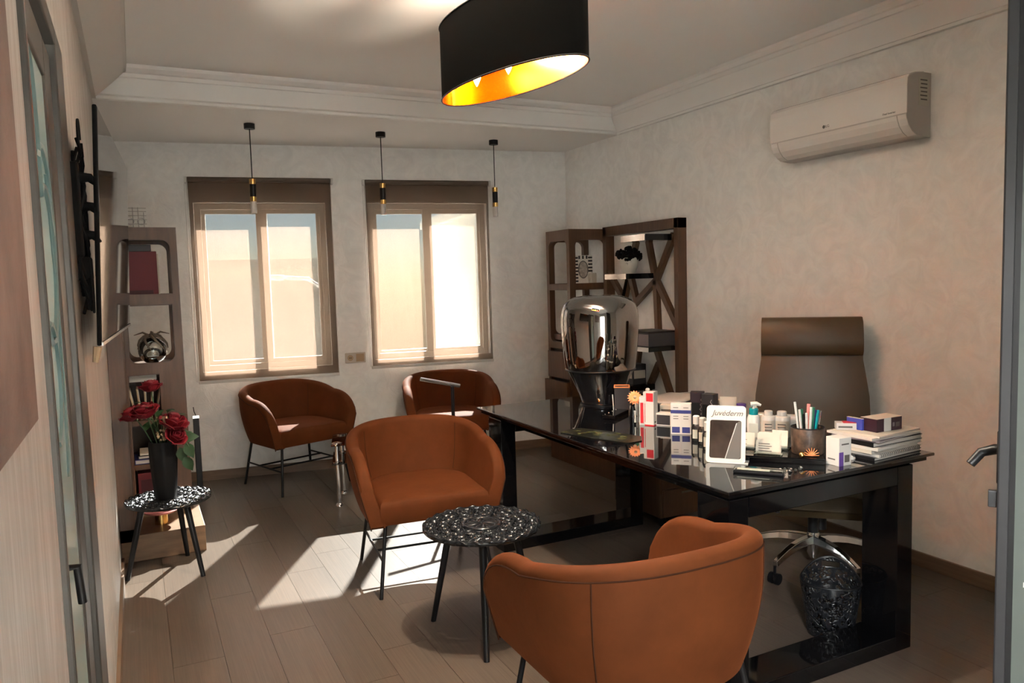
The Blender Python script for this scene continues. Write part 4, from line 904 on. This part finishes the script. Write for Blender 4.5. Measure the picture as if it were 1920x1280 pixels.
# stack of papers and folders
SXm,SYm=2.625,2.055; sr=R(4)
lay=[('black','black folder at the bottom of the paper stack',.30,.21,.012,0),('paper','spiral notebook with red tabs low in the paper stack',.285,.20,.012,2),('card','cream paper pad in the paper stack',.28,.2,.014,-3),('paper','thick loose paper sheaf in the paper stack',.29,.21,.012,1),('black','black ring binder in the middle of the paper stack',.30,.205,.018,-2),('mauve','grey magazine in the paper stack',.28,.2,.007,4),('paper','white folder near the top of the paper stack',.285,.21,.009,-4),('card','cream folder topmost of the paper stack',.27,.2,.007,1)]
zz=ZT
for k,(m_,lab,w_,d_,h_,a_) in enumerate(lay):
    t=thing('paper_stack_item',lab,'papers',(SXm+.006*math.sin(k*2),SYm+.005*math.cos(k*3),zz),sr+R(a_),'paper stack on the desk corner')
    MB().box(-w_/2,w_/2,-d_/2,d_/2,0,.0015).box(-w_/2,w_/2,-d_/2,d_/2,h_-.0015,h_).box(-w_/2,-w_/2+.003,-d_/2,d_/2,.0015,h_-.0015).build('cover',m_,t)
    MB().box(-w_/2+.004,w_/2-.003,-d_/2+.003,d_/2-.003,.0015,h_-.0015).build('pages','paper',t)
    if k==1:
        for j in range(22): MB().tube([(-w_/2+.012+.0122*j,-d_/2-.001,h_*.5+.006*math.cos(q)) if 0 else (-w_/2+.012+.0122*j,-d_/2+.002-.004*math.cos(q),h_*.5+.007*math.sin(q)) for q in [2*PI*i/8 for i in range(8)]],.0008,4,closed=True).build('spiral_ring','black',t)
    zz+=h_+.0003
carton('medicine_box','large dark box with a white band and blue end on top of the papers',2.63,2.03,.145,.075,.052,M('plum box',(.035,.012,.022),.4),-4 if 0 else 52,[('f',.28,.56,0,1,'white'),('t',0,1,0,1,'card'),('f',.62,.70,.3,.6,'mauve'),('f',.75,.9,.25,.6,'ink')],z=zz)
bx=bpy.context.scene.objects
carton('medicine_box','blue foil box lying on the left of the large dark box',2.553,2.088,.012,.072,.046,'bluefoil',52,[('t',0,1,0,1,'card')],z=zz)
carton('medicine_box','small white and red box lying at the left on the papers',2.525,2.112,.075,.045,.028,'white',10,[('t',.35,1,0,1,'red'),('f',.1,.8,.3,.55,'ink')],z=zz)
# lotion bottles and tubs
t=thing('pump_bottle','white pump bottle with teal collar behind the mirror display','bottle',(2.347,2.433,ZT),CAMR(2.347,2.433))
MB().lathe([(0,0),(.026,0),(.028,.006),(.028,.105),(.022,.122),(.012,.126)],n=28,cap=False).build('body','white',t,True); MB().lathe([(0,.124),(.0185,.124),(.0185,.15),(0,.15)],n=22,cap=False).build('collar','teal',t,True); MB().tube([(0,0,.15),(0,0,.166)],.006,10).tube([(-.012,0,.168),(.012,0,.171),(.030,0,.164)],[.010,.009,.005],8).build('pump_head','white',t,True); MB().box(-.018,.018,-.0286,-.0266,.03,.09).build('label','ceramic',t)
def tub(x,y,r_,h_,label):
    t=thing('cream_tub',label,'jar',(x,y,ZT),CAMR(x,y),'white tubs and boxes by the pen cup'); MB().lathe([(0,0),(r_,0),(r_,h_*.78),(r_*.93,h_*.82),(r_*.6,h_*.83)],n=26,cap=False).build('body','white',t,True)
    MB().lathe([(0,h_*.82),(r_*.58,h_*.82),(r_*.58,h_*1.0),(r_*.5,h_*1.02),(0,h_*1.02)],n=22,cap=False).build('cap','white',t,True)
    vs=[];rr=r_*1.012
    for z in(.012,h_*.66):
        for i in range(9): q=-PI/2-.95+1.9*i/8; vs.append((rr*math.cos(q),rr*math.sin(q),z))
    MB().add(vs,[(i,i+1,10+i,9+i) for i in range(8)]).build('label','card',t,True)
    for k in range(4): MB().box(-r_*.5,r_*.45,-rr-.0012,-rr*.9,.02+.013*k,.023+.013*k).build('print_line','ink',t)
tub(2.493,2.494,.031,.115,'white plastic tub left of the pair before the office chair'); tub(2.541,2.462,.036,.112,'white plastic tub with printed label, right of the pair')
carton('white_carton','white carton half hidden behind the printed tub',2.605,2.47,.05,.045,.088,'white',-10,[('f',.2,.4,.5,.8,'ink')])
t=thing('tissue_dispenser','small tissue pack with a raised white tip behind the tubs','tissues',(2.505,2.56,ZT),CAMR(2.5,2.56)); MB().box(-.04,.05,-.03,.03,0,.095).build('box','card',t,bevel=.004); MB().lathe([(.012,.095),(.016,.11),(.006,.13),(.0,.14)],(-.02,0,0),8,cap=False).build('tissue','paper',t)
t=thing('cream_tube','beige cosmetic tube standing behind the mirror display','tube',(2.499,2.758,ZT),CAMR(2.5,2.76))
vs=[];n_=20
for i in range(7):
    u=i/6
    for k in range(n_): a_=2*PI*k/n_; vs.append((.040*(1+.0*u)*math.cos(a_)*(.8+.2*u),(.026*(1-u)+.0015)*math.sin(a_),.02+.125*u))
MB().add(vs,[(i*n_+k,i*n_+(k+1)%n_,(i+1)*n_+(k+1)%n_,(i+1)*n_+k) for i in range(6) for k in range(n_)]).build('body','card',t,True); MB().lathe([(0,0),(.024,0),(.026,.02),(0,.02)],n=20,cap=False).build('cap','white',t,True); MB().box(-.028,.028,-.013,-.004,.085,.088).build('print_line','ink',t)
t=thing('small_jar','small glass jar with a purple lid behind the mirror display','jar',(2.549,2.723,ZT),0); MB().lathe([(0,0),(.024,0),(.024,.085),(.018,.09)],n=22,cap=False).build('body','ceramic',t,True); MB().lathe([(0,.088),(.022,.088),(.022,.112),(0,.112)],n=22,cap=False).build('lid','purple',t,True)
carton('white_carton','white carton standing behind the two black boxes',2.57,2.86,.09,.05,.11,'card',-8,[('f',.1,.9,.82,.84,'ink')])
# papers at the back
t=thing('paper_ream','curled sheaf of white papers on a dark folder beyond the boxes','papers',(2.60,3.27,ZT),R(-6)); MB().box(-.17,.17,-.14,.14,0,.058).build('folder','greybox',t,bevel=.003)
vs=[];n_=12
for i in range(n_+1):
    for j in range(5): u=i/n_; vs.append((-.16+.32*u,-.13+.26*j/4,.064+.02*math.exp(-((u-.62)/.13)**2)*(1-.15*j)))
MB().add(vs,[(i*5+j,(i+1)*5+j,(i+1)*5+j+1,i*5+j+1) for i in range(n_) for j in range(4)]).build('sheets','paper',t,True,solid=.008)
# flower, black holder, flat tray at the lamp
t=thing('gerbera_vase','orange gerbera in a small black striped vase on the desk','flower',(2.171,3.069,ZT)); MB().lathe([(0,0),(.016,0),(.019,.04),(.013,.075),(.009,.09),(.011,.10)],n=20,cap=False).build('vase','blackgloss',t,True); MB().box(-.004,.004,-.0196,-.012,.012,.07).build('stripe','white',t); MB().tube([(0,0,.09),(.004,-.006,.13)],.002,6).build('stem','stem',t,True)
fc=Vector((.004,-.012,.135)); fn=Vector((-.45,-.75,.35)).normalized(); fa=fn.orthogonal().normalized(); fb_=fn.cross(fa)
for rg,(np_,L_,up_) in enumerate(((16,.036,.1),(12,.026,.35))):
    m=MB()
    for k in range(np_): a_=2*PI*(k+.5*rg)/np_; leaf_mesh(m,fc+fn*.002*rg,(fa*math.cos(a_)+fb_*math.sin(a_)+fn*up_),fn,L_,.013)
    m.build('petals','orange',t,True)
MB().sphere(tuple(fc+fn*.003),.009,10,6).build('flower_centre','beige',t,True)
t=thing('desk_organiser','black desk organiser with an orange rim beside the glass lamp','organiser',(2.335,3.40,ZT),CAMR(2.33,3.4)); 
for b in((-.04,.04,-.04,-.036,0,.135),(-.04,.04,.036,.04,0,.135),(-.04,-.036,-.036,.036,0,.135),(.036,.04,-.036,.036,0,.135),(-.036,.036,-.036,.036,0,.004)): MB().box(*b).build('wall','greybox',t)
MB().tube([(-.04,-.04,.137),(.04,-.04,.137),(.04,.04,.137),(-.04,.04,.137)],.004,6,closed=True).build('rim','orange',t); MB().tube([(-.045,-.05,.012),(-.05,-.045,.10)],.003,6).build('white_stick','white',t)
t=thing('keypad_tray','flat black tray with silver dots before the glass lamp','tray',(2.225,3.30,ZT),CAMR(2.2,3.3)+R(-22)); MB().box(-.035,.035,-.10,.10,0,.022).build('body','blackgloss',t,bevel=.003)
for k in range(4): MB().sphere((-.024,-.085+.05*k,.022),.004,8,6).build('stud','chrome',t,True)
MB().box(-.0352,-.034,-.09,.03,.004,.014).build('label','card',t)
t=thing('desk_reflection_sheet','flat dark cloth with yellow-green leaf pattern on the desk','sheet',(1.90,2.92,ZT),R(-70)); MB().prism([(-.20,-.07),(.0,-.085),(.19,-.07),(.21,.0),(.16,.075),(-.02,.085),(-.19,.07),(-.215,.0)],.0003,.004,ID).build('sheet','mat',t,bevel=.001)  # thin flat sheet that paints a leafy reflection onto the desk top
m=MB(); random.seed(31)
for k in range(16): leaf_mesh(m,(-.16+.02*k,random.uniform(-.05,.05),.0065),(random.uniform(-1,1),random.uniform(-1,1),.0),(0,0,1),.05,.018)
mt['leafy']=M('yellow-green leaf reflection',(.05,.052,.014),.5)
m2=MB(); m2.v=[(v[0],v[1],.0052) for v in m.v]; m2.f=m.f; m2.build('reflected_leaves','leafy',t)['kind']='stuff'  # flattened leaves, the coloured part of the painted reflection

# ------------------------------------------------------------------ office chair
OC=(3.0,2.70)
t=thing('office_chair','high-backed taupe leather office chair with chrome star base','chair',(*OC,0),R(225)+PI/2)
base=thing('x','x','x'); bpy.data.objects.remove(base)
hubz=.13
for k in range(5):
    a_=R(261)-(R(225)+PI/2)+2*PI*k/5; c_,s_=math.cos(a_),math.sin(a_)
    ar=MB(); K=6; vs=[]
    for i in range(K+1):
        u=i/K; r_=.02+.295*u; z=.155-.055*u+.02*math.sin(PI*u); hw=.026-.010*u; hh=.020-.006*u
        for dx,dz in((-hw,-hh),(hw,-hh),(hw*.7,hh),(-hw*.7,hh)): vs.append((c_*r_-s_*dx,s_*r_+c_*dx,z+dz))
    ar.add(vs,[(i*4+j,i*4+(j+1)%4,(i+1)*4+(j+1)%4,(i+1)*4+j) for i in range(K) for j in range(4)]+[(3,2,1,0),(K*4,K*4+1,K*4+2,K*4+3)])
    ob=ar.build('base_arm','chrome',t,bevel=.003)
    x,y=c_*.315,s_*.315
    cs=MB()
    for dd in(-.016,.016): 
        px,py=-s_*dd,c_*dd; cs.tube([(x+px-s_*.007,y+py+c_*.007,.028),(x+px+s_*.007,y+py-c_*.007,.028)],.028,14)
    cs.tube([(x,y,.028),(x,y,.09)],.007,8); cs.build('castor','black',ob,True)
MB().lathe([(0,.08),(.030,.08),(.032,.17),(.028,.19)],n=24,cap=False).build('hub','chrome',t,True)
MB().lathe([(.0,.06),(.022,.06),(.022,.09)],n=20,cap=False).build('cylinder_foot','chrome',t,True)
MB().tube([(0,0,.17),(0,0,.36)],.026,18).tube([(.035,.03,.20),(.035,.03,.35)],.03,14).build('gas_lift','black',t,True)
MB().box(-.11,.11,-.13,.13,.35,.385).build('mechanism','black',t,bevel=.01); MB().tube([(.10,-.05,.36),(.24,-.08,.35)],.006,8).build('lever','black',t,True)
def cushion(w0_,w1_,prof,name,mat,thick,bev=.022):
    m=MB(); K=len(prof); vs=[]; Q=10
    for y,z,hw,ny,nz in prof:
        for j in range(Q+1):
            u=(j/Q-.5)*2; bulge=.018*(1-u*u); vs.append((u*hw,y-ny*0+ -bulge*ny*0 - ny*bulge,z-nz*bulge*0+nz*bulge))
    for y,z,hw,ny,nz in prof:
        for j in range(Q+1):
            u=(j/Q-.5)*2; vs.append((u*hw,y+ny*thick,z-nz*thick))
    n1=K*(Q+1); fs=[]
    for i in range(K-1):
        for j in range(Q):
            a_=i*(Q+1)+j; fs.append((a_,a_+1,a_+Q+2,a_+Q+1)); fs.append((n1+a_,n1+a_+Q+1,n1+a_+Q+2,n1+a_+1))
        fs.append((i*(Q+1),(i+1)*(Q+1),n1+(i+1)*(Q+1),n1+i*(Q+1))); e_=i*(Q+1)+Q; fs.append((e_,n1+e_,n1+e_+Q+1,e_+Q+1))
    for j in range(Q): fs.append((j,n1+j,n1+j+1,j+1)); e_=(K-1)*(Q+1)+j; fs.append((e_,e_+1,n1+e_+1,n1+e_))
    return m.add(vs,fs)
seatp=[(-.26,.41,.25,0,1),(-.27,.44,.26,0,1),(-.22,.465,.265,0,1),(0,.462,.265,0,1),(.2,.455,.26,0,1)]
cushion(0,0,[(y,z,h,0,1) for y,z,h,_,_ in seatp],'seat','taupe',.07).build('seat','taupe',t,True,bevel=.02,seg=3)
backp=[(.20,.47,.25),(.195,.60,.275),(.19,.72,.283),(.20,.85,.278),(.215,.96,.262),(.226,1.035,.250),(.232,1.06,.249)]
cushion(0,0,[(y,z,h,1,0) for y,z,h in backp],'back','taupe',.05).build('backrest','taupe',t,True,bevel=.016,seg=3)
headp=[(.224,1.062,.249),(.205,1.085,.25),(.200,1.13,.25),(.208,1.19,.249),(.222,1.235,.248),(.245,1.258,.246)]
cushion(0,0,[(y,z,h,1,0) for y,z,h in headp],'head','taupe',.055).build('headrest','taupe',t,True,bevel=.014,seg=3)
bkp=[(.252,.45,.24),(.247,.6,.268),(.243,.72,.278),(.255,.85,.272),(.27,.96,.258),(.283,1.06,.247),(.285,1.15,.247),(.30,1.25,.243)]
m=MB(); vs=[]
for y,z,h in bkp: vs+=[(-h,y,z),(h,y,z),(h*.97,y+.03,z),(-h*.97,y+.03,z)]
m.add(vs,[(i*4+j,i*4+(j+1)%4,(i+1)*4+(j+1)%4,(i+1)*4+j) for i in range(len(bkp)-1) for j in range(4)]+[(3,2,1,0),tuple(4*(len(bkp)-1)+j for j in range(4))]).build('back_shell','taupe2',t,True,bevel=.01)
for s_ in(-1,1): MB().tube([(s_*.24,.22,.66),(s_*.285,.12,.67),(s_*.29,-.06,.665),(s_*.285,-.12,.64),(s_*.27,-.10,.45),(s_*.2,-.05,.405)],[.018,.02,.02,.016,.012,.012],10).build('armrest','black',t,True)

# ------------------------------------------------------------------ waste bin
BX,BY=2.50,2.16
t=thing('waste_bin','black perforated waste bin with handle slot under the desk','bin',(BX,BY,0),CAMR(BX,BY)+R(0))
na,nz_=180,70; vs=[];fs=[]
def topz(a_): return .225+.068*max(0,math.sin(a_))**2+.05*max(0,-math.sin(a_))**3*0
for i in range(nz_+1):
    for k in range(na):
        a_=2*PI*k/na; z=topz(a_)*i/nz_; r_=.088+.030*(i/nz_); vs.append((r_*math.cos(a_),r_*.82*math.sin(a_),z+.002))
random.seed(21)
cells=[(random.random()*2*PI,random.random()*.33,random.uniform(.008,.013),random.random()*6.28) for _ in range(560)]
grid={}
for c_ in cells: grid.setdefault((int(c_[0]/.35),int(c_[1]/.04)),[]).append(c_)
for i in range(nz_):
    for k in range(na):
        a_=2*PI*(k+.5)/na; tz=topz(a_); z=tz*(i+.5)/nz_; cut=False
        if .03<i/nz_<.965 and z<tz-.008:
            gi,gj=int(a_/.35),int(z/.04)
            for di in(-1,0,1):
                for dj in(-1,0,1):
                    for c_ in grid.get((gi+di,gj+dj),()):
                        dx=(a_-c_[0])*.108; dz=z-c_[1]; d_=math.hypot(dx,dz); q=math.atan2(dz,dx)-c_[3]
                        if c_[2]*.42<d_<c_[2]*.92 and math.cos(q)>-.6: cut=True
        if abs(a_-PI/2)<.30 and abs(z-.262)<.011: cut=True
        elif abs(a_-PI/2)<.36 and abs(z-.262)<.017: cut=False
        if not cut: fs.append((i*na+k,i*na+(k+1)%na,(i+1)*na+(k+1)%na,(i+1)*na+k))
bd=MB().add(vs,fs).build('lace_body','carve',t,True,solid=.0025)
MB().tube([(.118*math.cos(2*PI*k/90),.118*.82*math.sin(2*PI*k/90),topz(2*PI*k/90)+.002) for k in range(90)],.0032,6,closed=True).build('rim','black',t,True)
MB().lathe([(0,.001),(.088,.001),(.088,.008),(0,.008)],n=40,sy=.82,cap=False).build('bottom','black',t)

for o in bpy.data.objects:
    if '_w' in o: del o['_w']
